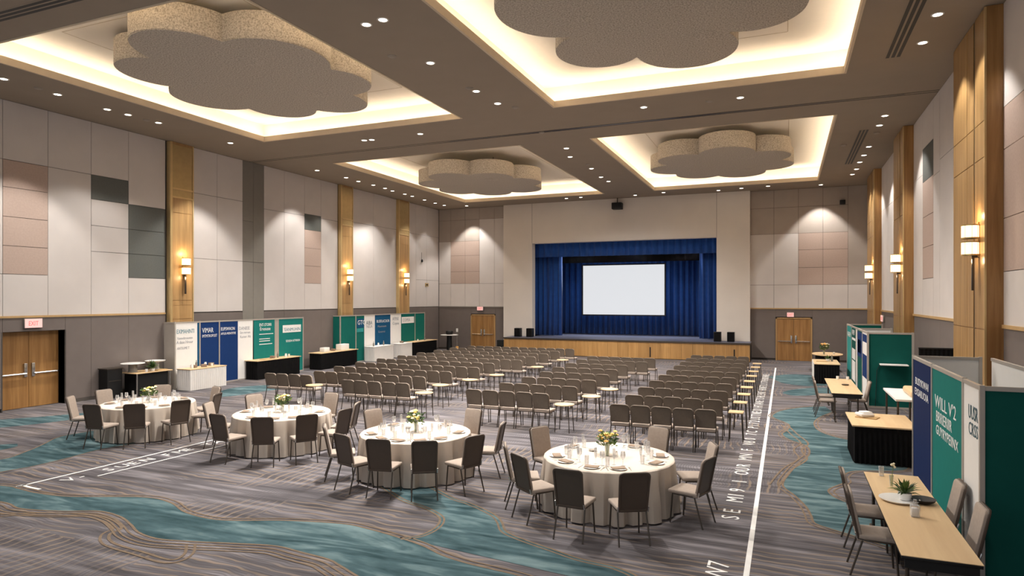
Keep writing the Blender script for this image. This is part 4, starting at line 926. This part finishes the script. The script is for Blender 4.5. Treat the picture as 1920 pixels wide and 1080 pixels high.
# ================================================================== REGISTRATION CORNER AT THE LEFT DOOR
o = thing('reception_desk', 'maple-topped desk with black front beside the left double door', 'desk', (-19.72, 15.55, 0))
MB().rbox(-.36, .46, -.75, .6, .745, .775, .008).build('desk_top', M_ttop, o)
MB().box(-.3, -.27, -.6, .52, .02, .745).build('back_panel', M_black, o, False); MB().box(.3, .33, -.6, .52, .02, .745).build('front_panel', M_black, o, False); MB().box(-.27, .3, -.6, -.57, .02, .745).build('end_panel', M_black, o, False)
for y in (-.66, .56): MB().tube([(.36, y, 0), (.36, y, .745)], .022, 8).build('leg', M_chrome, o)
o = thing('podium', 'black box podium between the left double door and the maple desk', 'podium', (-19.95, 14.45, 0))
MB().box(-.2, .2, -.28, .22, .02, .93).build('body', M_black, o, False); MB().box(-.22, .22, -.3, .24, .93, .96).build('top', M_steel, o, False); MB().box(.2, .21, -.24, .18, .55, .57).build('front_groove', M_steel, o, False)
o = thing('cake_stand', 'round white tray on a grey pedestal, on the maple desk', 'tray stand', (-19.72, 15.02, .776))
MB().lathe([(.15, 0), (.16, .01), (.13, .03), (.13, .27)], 18).build('pedestal', M_pocket, o); MB().lathe([(.0, .27), (.34, .275), (.36, .29), (.35, .30), (0, .29)], 28).build('tray', M_plate, o)
o = thing('glass_stand', 'glass cylinder with a flat white dish behind the fern on the maple desk', 'stand', (-19.85, 15.95, .776))
MB().lathe([(.12, 0), (.12, .26), (.11, .26), (.11, .01), (0, .01)], 18).build('cylinder', M_glass, o); MB().lathe([(0, .26), (.3, .27), (.32, .3), (.3, .29), (0, .28)], 24).build('dish', M_plate, o)
def plant(label, loc, seed, r=.2, h=.3, n=70):
    rnd = random.Random(seed); o = thing('potted_plant', label, 'plant', loc)
    MB().lathe([(.05, 0), (.065, .01), (.075, .09), (.068, .09), (0, .07)], 16).build('pot', M_plate, o)
    lf = MB()
    for k in range(n):
        a = rnd.uniform(0, 6.28); b = rnd.uniform(.2, 1.35); L = rnd.uniform(.5, 1) * h
        d_ = Vector((math.cos(a) * math.cos(b), math.sin(a) * math.cos(b), math.sin(b))); w = Vector((-math.sin(a), math.cos(a), 0)) * L * .09; c = Vector((0, 0, .075))
        m_ = c + d_ * L * .6; e = c + d_ * L - Vector((0, 0, L * .22 * math.cos(b)))
        lf.add([c, m_ + w, e, m_ - w, m_ - Vector((0, 0, .006))], [(0, 1, 4), (1, 2, 4), (2, 3, 4), (3, 0, 4)], rnd.randint(0, 1))
    lf.build('foliage', [M_leaf, M_leafd], o, smooth=False)
plant('green fern in a small white pot on the maple desk by the left door', (-19.42, 15.5, .776), 5, .18, .36)
cup_me = MB().lathe([(.03, 0), (.04, .02), (.042, .1), (.037, .1), (.034, .015), (0, .012)], 14).mesh('cup', M_plate)
jar_me = MB().lathe([(.04, 0), (.045, .01), (.045, .11), (.035, .13), (.035, .15), (0, .15)], 14).mesh('jar', M_plate)
bot_me = MB().lathe([(.035, 0), (.038, .01), (.038, .14), (.014, .19), (.012, .25), (0, .25)], 14).mesh('bottle', M_pocket)
bx_me = MB().rbox(-.09, .09, -.06, .06, 0, .1, .006).mesh('box', M_napk)
tray_me = MB().rbox(-.14, .14, -.2, .2, 0, .02, .008).mesh('tray', M_trimw)
def sm(me, nm, label, cat, x, y, z=.776, rz=0, g=None): return single(me, nm, label, cat, (x, y, z), rz, g)
sm(cup_me, 'cup', 'white cup left of the fern on the maple desk', 'cup', -19.32, 15.2)
sm(tray_me, 'snack_tray', 'small tan tray at the right end of the maple desk', 'tray', -19.5, 15.85)
z = .751
for k, (x, y, me, nm, lab) in enumerate([(-19.05, 16.75, jar_me, 'jar', 'white jar, leftmost on'), (-19.2, 16.95, bx_me, 'gift_box', 'tan box, leftmost on'), (-19.3, 17.15, bot_me, 'bottle', 'grey bottle, second item from the back on'), (-19.1, 17.3, bx_me, 'gift_box', 'tan box in the middle of'), (-19.25, 17.5, jar_me, 'jar', 'white jar in the middle of'), (-19.1, 17.65, cup_me, 'cup', 'white cup on'), (-19.3, 17.8, bx_me, 'gift_box', 'tan box at the right end of')]):
    sm(me, nm, lab + ' the white-skirted table, near left booth', nm.split('_')[-1], x, y, z, .3 * k, 'giveaways on the white-skirted table')
for k, (x, y, me, nm, lab) in enumerate([(-19.2, 20.4, tray_me, 'snack_tray', 'tan tray at left on'), (-19.3, 20.9, bx_me, 'gift_box', 'small tan box left of the bottle on'), (-19.3, 21.2, bot_me, 'bottle', 'grey bottle on'), (-19.15, 21.5, jar_me, 'jar', 'white jar right of the bottle on'), (-19.3, 21.85, cup_me, 'cup', 'white cup at the right end of')]):
    sm(me, nm, lab + ' the first black-skirted table, near left booth', nm.split('_')[-1], x, y, z, .2 * k)
tub_me = MB().rbox(-.13, .13, -.2, .2, 0, .2, .02).mesh('tub', M_plate)
sm(tub_me, 'white_tub', 'white tub at left on the table between the left booths', 'tub', -19.4, 24.3, z); sm(bx_me, 'gift_box', 'tan box in the middle of the table between the left booths', 'box', -19.4, 24.9, z, .2)
single(MB().rbox(-.16, .16, -.3, .3, 0, .28, .02).mesh('crate', M_plate), 'white_crate', 'large white crate at right on the table between the left booths', 'crate', (-19.4, 25.6, z))
for y, lab in ((28.0, 'leftmost bottle on the left white-skirted table, far left booth'), (28.9, 'tall bottle right of centre, left white-skirted table of the far left booth')): sm(bot_me, 'bottle', 'grey ' + lab, 'bottle', -19.3, y, z, 0, 'bottles by the far left booth')
sm(jar_me, 'jar', 'white jar between two bottles, left white-skirted table, far left booth', 'jar', -19.35, 28.5, z); sm(bx_me, 'gift_box', 'tan box on the right white-skirted table, far left booth', 'box', -19.4, 30.8, z)
sm(bot_me, 'bottle', 'grey bottle on the black-skirted table at the far left booth', 'bottle', -19.35, 33.2, z); sm(cup_me, 'cup', 'white cup on the black-skirted table at the far left booth', 'cup', -19.4, 32.5, z)
# --- on the right tables
sm(MB().lathe([(.16, 0), (.2, .012), (.22, .03), (.2, .026), (0, .012)], 28).mesh('platter', M_plate), 'platter', 'white oval platter under the plant on the nearest long table', 'platter', 1.27, 9.12, .751)
plant('leafy plant in a white pot on the nearest long table', (1.33, 9.12, .766), 8, .15, .24, 60)
single(MB().lathe([(.0, 0), (.07, .0), (.12, .03), (.135, .055), (.12, .05), (0, .015)], 24).mesh('bowl', M_black), 'bowl', 'dark bowl right of the plant on the nearest long table', 'bowl', (1.52, 9.12, .751))
o = thing('glass_bottle', 'clear square bottle with a tan napkin at its base, nearest long table', 'bottle', (1.34, 8.52, .751))
MB().rbox(-.045, .045, -.045, .045, 0, .13, .01).build('body', M_glass, o); MB().lathe([(.02, .13), (.018, .19), (.0, .19)], 12).build('neck', M_glass, o); MB().rbox(-.035, .035, -.035, .035, .006, .1, .01).build('filling', M_whtcloth, o)
glass_vase('slim clear vase behind the plant on the nearest long table', (1.27, 9.75, .751), .15, .022)
o = thing('dried_flower', 'pale dried flower sprig in the slim vase, nearest long table', 'flower', (1.27, 9.75, .765))
MB().tube([(0, 0, 0), (.01, 0, .15), (.02, .01, .26)], .004, 6).build('stem', M_stem, o); m_ = MB(); [m_.ball((.02 + .02 * math.cos(k), .01 + .02 * math.sin(k), .24 + .01 * k), .015) for k in range(6)]; m_.build('blossom', M_flc, o)
sm(water_me, 'water_glass', 'clear tumbler at the far end of the nearest long table', 'glass', 1.22, 10.3, .751)
sm(tray_me, 'dark_tray', 'small tray under the cloth on the black-skirted right table', 'tray', 1.55, 15.2, .751, 1.2)
single(MB().rbox(-.16, .12, -.14, .14, 0, .07, .03, 3).rbox(-.1, .1, -.1, .1, .06, .1, .02).mesh('folded_cloth', M_whtcloth), 'folded_cloth', 'folded white cloth on the black-skirted right table', 'cloth', (1.52, 15.25, .772), .4)
sm(MB().lathe([(.0, 0), (.08, 0), (.1, .03), (0, .035)], 16).mesh('coaster', M_back), 'dark_dish', 'small dark dish on the halfway long table', 'dish', 1.55, 20.6, .751)
sm(cup_me, 'cup', 'white cup, left of two at the far end of the halfway long table', 'cup', 1.45, 22.0, .751); sm(cup_me, 'cup', 'white cup, right of two at the far end of the halfway long table', 'cup', 1.72, 22.0, .751)
sm(tray_me, 'snack_tray', 'tan tray on the black and white skirted far right table', 'tray', 1.3, 28.0, .751, 1.5)
plant('dark green plant in a white pot on the far right skirted table', (1.52, 28.2, .751), 12, .12, .22, 40); sm(bot_me, 'bottle', 'pale bottle beside the plant on the far right skirted table', 'bottle', 1.66, 28.2, .751)
glass_vase('glass vase on the oval table at far right', (1.55, 31.6, .751), .16, .04); bouquet('orange and white flower bouquet on the oval table at far right', (1.55, 31.6, .758), 31, [M_flo, M_flc, M_flo], 1.25)
sm(cup_me, 'cup', 'white cup on the oval table at far right', 'cup', 1.95, 31.8, .751)

# ================================================================== STAGE DRESSING
def pleats(x0, x1, y, z0, z1, amp, pitch, name, mat, parent, off, hem=0.0):
    nn = max(8, int((x1 - x0) / pitch * 6)); rnd = random.Random(int(x0 * 10)); vs = []; ph = 0
    for z in (z0, (z0 + z1) / 2, z1):
        ph = 0
        for i in range(nn + 1):
            t = i / nn; x = x0 + (x1 - x0) * t
            w = math.sin(2 * PI * (x - x0) / pitch + .9 * math.sin((x - x0) * 1.3)) + .35 * math.sin(2 * PI * (x - x0) / pitch * 2.3 + 1)
            vs.append((x, y + amp * w * (.8 if z == z1 else 1), z))
    fs = [(r * (nn + 1) + i, r * (nn + 1) + i + 1, (r + 1) * (nn + 1) + i + 1, (r + 1) * (nn + 1) + i) for r in range(2) for i in range(nn)]
    mb = MB(); mb.add(vs, fs).shift(off)
    me = mb.mesh(name, mat); o = bpy.data.objects.new(name, me); COL.objects.link(o); o.parent = parent
    sd = o.modifiers.new('thick', 'SOLIDIFY'); sd.thickness = .012
    return o
def drape(nm, label, x0, x1, y, z0, z1, amp, pitch, mat):
    o = thing(nm, label, 'curtain', ((x0 + x1) / 2, y, z0), 0); off = ((x0 + x1) / 2, y, z0)
    pleats(x0, x1, y, z0, z1, amp, pitch, 'cloth', mat, o, off)
    mb = MB(); mb.tube([(x0, y, z1 + .02), (x1, y, z1 + .02)], .03, 8); mb.shift(off).build('batten', M_black, o)
    return o
drape('stage_backdrop', 'tall royal blue pleated backdrop curtain behind the projection screen', OX0 - .9, OX1 + 1.2, 40.2, SZ + .01, 7.6, .09, .36, M_blue)
drape('stage_valance', 'blue pleated valance across the top of the stage opening', OX0 - .5, OX1 + .5, 36.9, OZ - .78, 7.2, .06, .42, M_blue)
drape('stage_leg_curtain', 'blue pleated side curtain at the left of the stage opening', OX0 - .6, OX0 + 1.35, 37.6, SZ + .01, 7.2, .08, .32, M_blue)
drape('stage_leg_curtain', 'blue pleated side curtain at the right of the stage opening', OX1 - 1.05, OX1 + .8, 37.6, SZ + .01, 7.2, .08, .32, M_blue)
drape('stage_border', 'black border curtain hanging below the blue valance', OX0 - .3, OX1 - .75, 38.6, 5.35, 7.6, .03, .5, M_blkcloth)
ys = 38.9; sx0, sx1 = WYX(1093.5, ys), WYX(1246, ys); szt, szb = WYZ(1170, 497, ys), WYZ(1170, 590, ys)
o = thing('projection_screen', 'large glowing white projection screen hung before the blue backdrop', 'screen', ((sx0 + sx1) / 2, ys, szb)); off = ((sx0 + sx1) / 2, ys, szb)
MB().box(sx0, sx1, ys - .02, ys, szb, szt).shift(off).build('screen_surface', M_screen, o, False)
mb = MB(); e = .07
mb.box(sx0 - e, sx1 + e, ys - .03, ys + .03, szt, szt + e); mb.box(sx0 - e, sx1 + e, ys - .03, ys + .03, szb - e, szb); mb.box(sx0 - e, sx0, ys - .03, ys + .03, szb, szt); mb.box(sx1, sx1 + e, ys - .03, ys + .03, szb, szt)
mb.shift(off).build('screen_frame', M_black, o, False)
for x in (sx0 + .4, sx1 - .4): MB().tube([(x, ys, szt + e), (x, ys, 7.9)], .012, 6).shift(off).build('hanging_cable', M_steel, o)
def speaker(label, x, y, w=.36, d_=.36, h=.5):
    o = thing('loudspeaker', label, 'loudspeaker', (x, y, SZ + .006), 0, 'loudspeakers on the stage')
    MB().rbox(-w / 2, w / 2, -d_ / 2, d_ / 2, 0, h, .015).build('cabinet', M_black, o); MB().box(-w / 2 + .02, w / 2 - .02, -d_ / 2 - .008, -d_ / 2 + .002, .02, h - .02).build('grille', M_blkcloth, o, False)
for (u, v, lab) in ((971.5, 632, 'black loudspeaker on the stage, outer one left of the opening'), (994, 633, 'black loudspeaker on the stage, inner one left of the opening'), (1345.5, 645, 'black loudspeaker on the stage, inner one right of the opening'), (1370.5, 646, 'black loudspeaker on the stage, outer one right of the opening')):
    k = 35.45; speaker(lab, WYX(u, k), k)
o = thing('equipment_case', 'black case on the floor at the left end of the stage', 'case', (-15.35, 35.3, 0)); MB().rbox(-.22, .22, -.3, .3, 0, .75, .02).build('body', M_black, o); MB().tube([(.225, -.1, .5), (.25, -.1, .5), (.25, .1, .5), (.225, .1, .5)], .012, 6).build('handle', M_steel, o)
o = thing('projector', 'black projector mounted above the stage opening on the white wall', 'projector', (WYX(1158, 35.9), 35.85, 8.15))
MB().rbox(-.28, .28, -.24, .2, -.02, .34, .03).build('body', M_black, o); MB().lathe([(0, 0), (.08, 0), (.08, .05), (0, .05)], 16, (0, 0, 0)).build('lens', M_steel, o); MB().tube([(0, 0, .34), (0, 0, ZC - 8.15)], .03, 8).build('ceiling_mount', M_steel, o)
o = thing('wall_speaker', 'small black speaker high on the back wall, right of the stage', 'speaker', (WYX(1580, 36.2), 36.27, 7.85)); MB().rbox(-.12, .12, -.1, .1, 0, .2, .01).build('cabinet', M_black, o); MB().box(-.03, .03, .08, .12, .06, .14).build('bracket', M_steel, o, False)
o = thing('wall_switch', 'small brass control plate low on the left wall panels near the far corner', 'switch plate', (XL + .001, WX(800, XL), WXZ(800, 534, XL))); MB().box(0, .02, -.2, .2, -.1, .1).build('plate', M_brass, o, False); MB().box(.02, .03, -.1, .1, -.04, .04).build('button', M_black, o, False)
o = thing('wall_hook', 'small dark fixture above the control plate on the left wall', 'fixture', (XL + .001, WX(790, XL), WXZ(790, 489, XL))); MB().lathe([(0, -.1), (.06, -.06), (.06, .04), (0, .1)], 10, (.05, 0, 0)).build('body', M_black, o); MB().tube([(.02, 0, .06), (.02, 0, .5)], .01, 6).build('wire', M_steel, o)
# ================================================================== EXIT SIGNS, SCONCES, CEILING FITTINGS
def exit_sign(label, loc, rz, w=.34, h=.2):
    o = thing('exit_sign', label, 'exit sign', loc, rz, 'exit signs')
    MB().rbox(-w / 2, w / 2, 0, .06, -h / 2, h / 2, .008).build('housing', M_pocket, o); MB().box(-w / 2 + .012, w / 2 - .012, -.004, .002, -h / 2 + .012, h / 2 - .012).build('face', M_exitbox, o, False)
    lettering('EXIT', .185, (-.142, -.006, -.065), (1, 0, 0), (0, 0, 1), M_red, o, 'lettering', .72)
exit_sign('lit red exit sign over the left double door', (XL + .075, WX(60, XL), WXZ(60, 606, XL)), PI / 2, .5, .28)
exit_sign('lit red exit sign over the oak door left of the stage', (WYX(901, YB), YB - .075, WYZ(901, 578.5, YB)), 0, .42, .24)
exit_sign('lit red exit sign over the oak door right of the stage', (WYX(1482, YB), YB - .075, WYZ(1482, 590, YB)), 0, .34, .24)
exit_sign('lit red exit sign on the right wall behind the booths', (XR - .075, WX(1657, XR), WXZ(1657, 597, XR)), -PI / 2, .7, .28)
lamps = []
def sconce(label, x, y, n):
    o = thing('wall_sconce', label, 'wall lamp', (x, y, 4.35), 0, 'wall sconces on the pilasters')
    X = lambda a: a * n
    def bx(x0, x1, *r):
        a, b = sorted((X(x0), X(x1))); return MB().box(a, b, *r)
    bx(0, .03, -.04, .04, -.35, .34).build('back_plate', M_brass, o, False)
    a, b = sorted((X(.09), X(.125))); MB().rbox(a, b, -.035, .035, -1.0, -.32, .008).build('stem', M_steel, o)
    bx(.0, .11, -.02, .02, -.36, -.31).build('arm', M_steel, o, False)
    for z0, z1 in ((.03, .28), (-.3, -.05)):
        s_ = MB().lathe([(.13, z0), (.145, z0), (.145, z1), (.13, z1)], 20, (X(.15), 0, 0)).build('shade', M_shade, o)
        m_ = MB()
        for z in (z0, z1): m_.lathe([(.135, z - .012), (.152, z - .012), (.152, z + .012), (.135, z + .012), (.135, z - .012)], 20, (X(.15), 0, 0))
        for k in range(8): m_.tube([(X(.15) + .149 * math.cos(k * PI / 4), .149 * math.sin(k * PI / 4), z0), (X(.15) + .149 * math.cos(k * PI / 4), .149 * math.sin(k * PI / 4), z1)], .004, 5)
        m_.build('shade_ring', M_brass, s_)
    for z in (.45, -.42):
        L = bpy.data.lights.new('sconce_lamp', 'POINT'); L.energy = 9; L.color = (1, .72, .42); L.shadow_soft_size = .05
        lo = bpy.data.objects.new('sconce_lamp', L); COL.objects.link(lo); lo.parent = o; lo.location = (X(.17), 0, z)
for y, w in zip(PL, ('nearest oak and brass pilaster on the left wall', 'middle brass pilaster on the left wall', 'farthest brass pilaster on the left wall')): sconce('lit two-tier sconce on the ' + w, XL + .16, y + .05, 1)
for (y0, y1), w in zip(PR, ('nearest wide oak pilaster on the right wall', 'middle oak pilaster on the right wall', 'farthest oak pilaster on the right wall')): sconce('lit two-tier sconce on the ' + w, XR - .3, y0 + .38, -1)
lens_me = MB().lathe([(0, -.004), (.085, -.004), (.088, 0), (0, 0)], 20).mesh('lens', M_lens); ring_me = MB().lathe([(.086, 0), (.086, -.008), (.115, -.006), (.118, 0)], 24).mesh('trim_ring', M_white)
det_me = MB().lathe([(0, -.03), (.07, -.03), (.1, -.012), (.105, 0), (0, 0)], 20).mesh('detector', M_lensoff)
def spot(parent, energy, size, blend=.6, col=(1, .955, .905), rot=(0, 0, 0)):
    L = bpy.data.lights.new('downlight_lamp', 'SPOT'); L.energy = energy; L.spot_size = math.radians(size); L.spot_blend = blend; L.color = col; L.shadow_soft_size = .09
    lo = bpy.data.objects.new('downlight_lamp', L); COL.objects.link(lo); lo.parent = parent; lo.location = (0, 0, -.02); lo.rotation_euler = rot
def downlight(x, y, label, group, energy=600, size=95, blend=.7):
    o = put([('lens', lens_me), ('trim_ring', ring_me)], 'recessed_downlight', label, 'ceiling light', (x, y, ZC - .0005), 0, group)
    if energy: spot(o, energy, size, blend)
    return o
def run(pts, where, group, energy, size, blend=.7):
    for i, (u, v) in enumerate(pts):
        x, y = F(u, v, ZC); downlight(x, y, f'small round recessed downlight, {ordn(i + 1)} from the camera {where}', group, energy if not isinstance(energy, (list, tuple)) else energy[i], size, blend)
E_W, E_B = 650, 1900
run([(7, 148), (108, 177), (201, 205), (240, 215), (297, 230), (432, 268)], 'along the left wall before the ceiling track', 'downlights along the left wall', [350, 1150, 200, 350, 250, 1250], 84, .35)
run([(649, 333), (672, 340), (700, 347), (722, 353), (736, 358), (759, 364), (773, 368), (796, 375), (816, 381), (833, 385)], 'along the left wall beyond the ceiling track', 'downlights along the left wall', [500, 0, 400, 800, 600, 0, 0, 350, 0, 250], 84, .35)
downlight(-18.85, 23.1, 'small recessed downlight near the left wall, just beyond the grey wall pocket', 'downlights along the left wall', 900, 84, .35)
run([(718, 37), (687, 46), (807, 118), (893, 171), (933, 194)], 'in the soffit between the near ceiling recesses', 'downlights in the middle soffit', E_B, 158, 1.0)
run([(1062, 278), (1069, 294), (1109, 316), (1127, 332), (1141, 340)], 'in the soffit between the far ceiling recesses', 'downlights in the middle soffit', E_B, 158, 1.0)
run([(1758, 27), (1730, 80)], 'near the right wall before the ceiling track', 'downlights along the right wall', E_W, 84, .35)
run([(1659, 217), (1649, 235), (1629, 275), (1620, 291), (1612, 304), (1606, 317), (1598, 327)], 'near the right wall beyond the ceiling track', 'downlights along the right wall', [E_W, 0, E_W, E_W, 0, E_W, E_W], 84, .35)
for (u, v), w in (((683, 263), 'left one of a close pair in the cross soffit'), ((697, 262), 'right one of a close pair in the cross soffit'), ((788, 251), 'middle of the cross soffit behind the near left recess'), ((1207, 201), 'cross soffit behind the near right recess, left one'), ((1388, 183), 'cross soffit behind the near right recess, right one')):
    x, y = F(u, v, ZC); downlight(x, y, 'small recessed downlight, ' + w, 'downlights in the cross soffit', E_B * .8, 158, 1.0)
for (u, v), w, en in (((875, 386), 'left back corner', 950), ((1062, 372), 'left above the stage opening', 0), ((1089, 370), 'second from left above the stage opening', 0), ((1191, 366), 'right of the projector', 0), ((1244, 361), 'second right of the projector', 0), ((1347, 357), 'right end of the white proscenium', 0), ((1390, 353), 'beside the proscenium, right', 0), ((1440, 349), 'right of the proscenium', 0), ((1538, 350), 'right back corner', 950)):
    x, y = F(u, v, ZC); y = min(y, YB - .85); downlight(x, y, 'small recessed downlight before the back wall, ' + w, 'downlights before the back wall', en, 84, .35)
for (u, v), w in (((72, 165), 'left of the near left wall downlights'), ((275, 225), 'among the near left wall downlights'), ((735, 105), 'in the soffit between the near recesses'), ((880, 165), 'left of the soffit downlights'), ((966, 201), 'near the ceiling track'), ((1016, 248), 'on the ceiling track'), ((1102, 308), 'in the far middle soffit'), ((1644, 249), 'beside the right wall downlights'), ((1582, 272), 'left of the far air slot'), ((1330, 189), 'in the cross soffit at right')):
    x, y = F(u, v, ZC); single(det_me, 'smoke_detector', 'small unlit round ceiling fitting ' + w, 'smoke detector', (x, y, ZC - .0005), 0, 'unlit round ceiling fittings')
def vent(label, x0, x1, y0, y1, along):
    c = ((x0 + x1) / 2, (y0 + y1) / 2, ZC); o = thing('linear_air_vent', label, 'air vent', c, 0, 'linear air vents')
    MB().box(x0, x1, y0, y1, ZC - .006, ZC - .001).shift(c).build('frame', M_soffit, o, False)
    w = (x1 - x0 if along == 'y' else y1 - y0)
    for k in range(3):
        a = w * (.06 + .31 * k); b = a + w * .2
        mb = MB()
        if along == 'y': mb.box(x0 + a, x0 + b, y0 + .02, y1 - .02, ZC - .0075, ZC - .0055)
        else: mb.box(x0 + .02, x1 - .02, y0 + a, y0 + b, ZC - .0075, ZC - .0055)
        mb.shift(c).build('slot', M_black, o, False)
vent('long black slotted air vent in the near right soffit', 2.12, 2.48, 12.0, 17.4, 'y'); vent('black slotted air vent in the far right soffit', 2.25, 2.58, 24.5, 30.5, 'y'); vent('black slotted air vent at the top left corner of the ceiling', -17.0, -10.5, 7.9, 8.25, 'x')

# ================================================================== LIGHT AND CAMERA
# unseen spots without fittings above the round tables, for their bright tops
def lamp_only(name, x, y, z, energy, size, blend, tx=None, ty=None, col=(1, .955, .905)):
    L = bpy.data.lights.new(name, 'SPOT'); L.energy = energy; L.spot_size = math.radians(size); L.spot_blend = blend; L.shadow_soft_size = .12; L.color = col
    o = bpy.data.objects.new(name, L); COL.objects.link(o); o.location = (x, y, z)
    if tx is not None: o.rotation_euler = (Vector((tx, ty, .7)) - Vector((x, y, z))).to_track_quat('-Z', 'Y').to_euler()
    return o
for _, (cx, cy), _, _ in TABS: lamp_only('table_spot', cx + .3, cy + .2, ZC - .1 if not (-17.1 < cx < -9.28 or -6.2 < cx < 1.3) else ZC - .45, 3000, 18, .5, cx, cy)
for x in (-17.5, -13.5, -7.7, -4, 0):
    for y in (0.5, 4.5, 7.6): lamp_only('fill_spot', x, y, ZC - .05, 210, 115, .8)  # unseen spots added under the near ceiling as fill light
# unseen spots added behind the valance to brighten the blue backdrop
for x in (-12, -8.5, -5): lamp_only('backdrop_spot', x, 38.3, 7.7, 1500, 80, .8, x, 40.1, (.85, .92, 1))
w = bpy.data.worlds.new('world'); scene.world = w; w.use_nodes = True
w.node_tree.nodes['Background'].inputs[0].default_value = (.9, .93, 1, 1); w.node_tree.nodes['Background'].inputs[1].default_value = .6
cam = bpy.data.cameras.new('camera'); co = bpy.data.objects.new('camera', cam); COL.objects.link(co)
co.location = (0, 0, CH); co.rotation_euler = (PI / 2, 0, CA); cam.sensor_width = 36; cam.lens = 36 * CF / 1920; cam.shift_y = (CV - 540) / 1920; cam.clip_end = 200
scene.camera = co
scene.view_settings.view_transform = 'Standard'; scene.view_settings.look = 'None'; scene.view_settings.exposure = 0.0; scene.view_settings.gamma = 1.0; scene.view_settings.use_curve_mapping = False
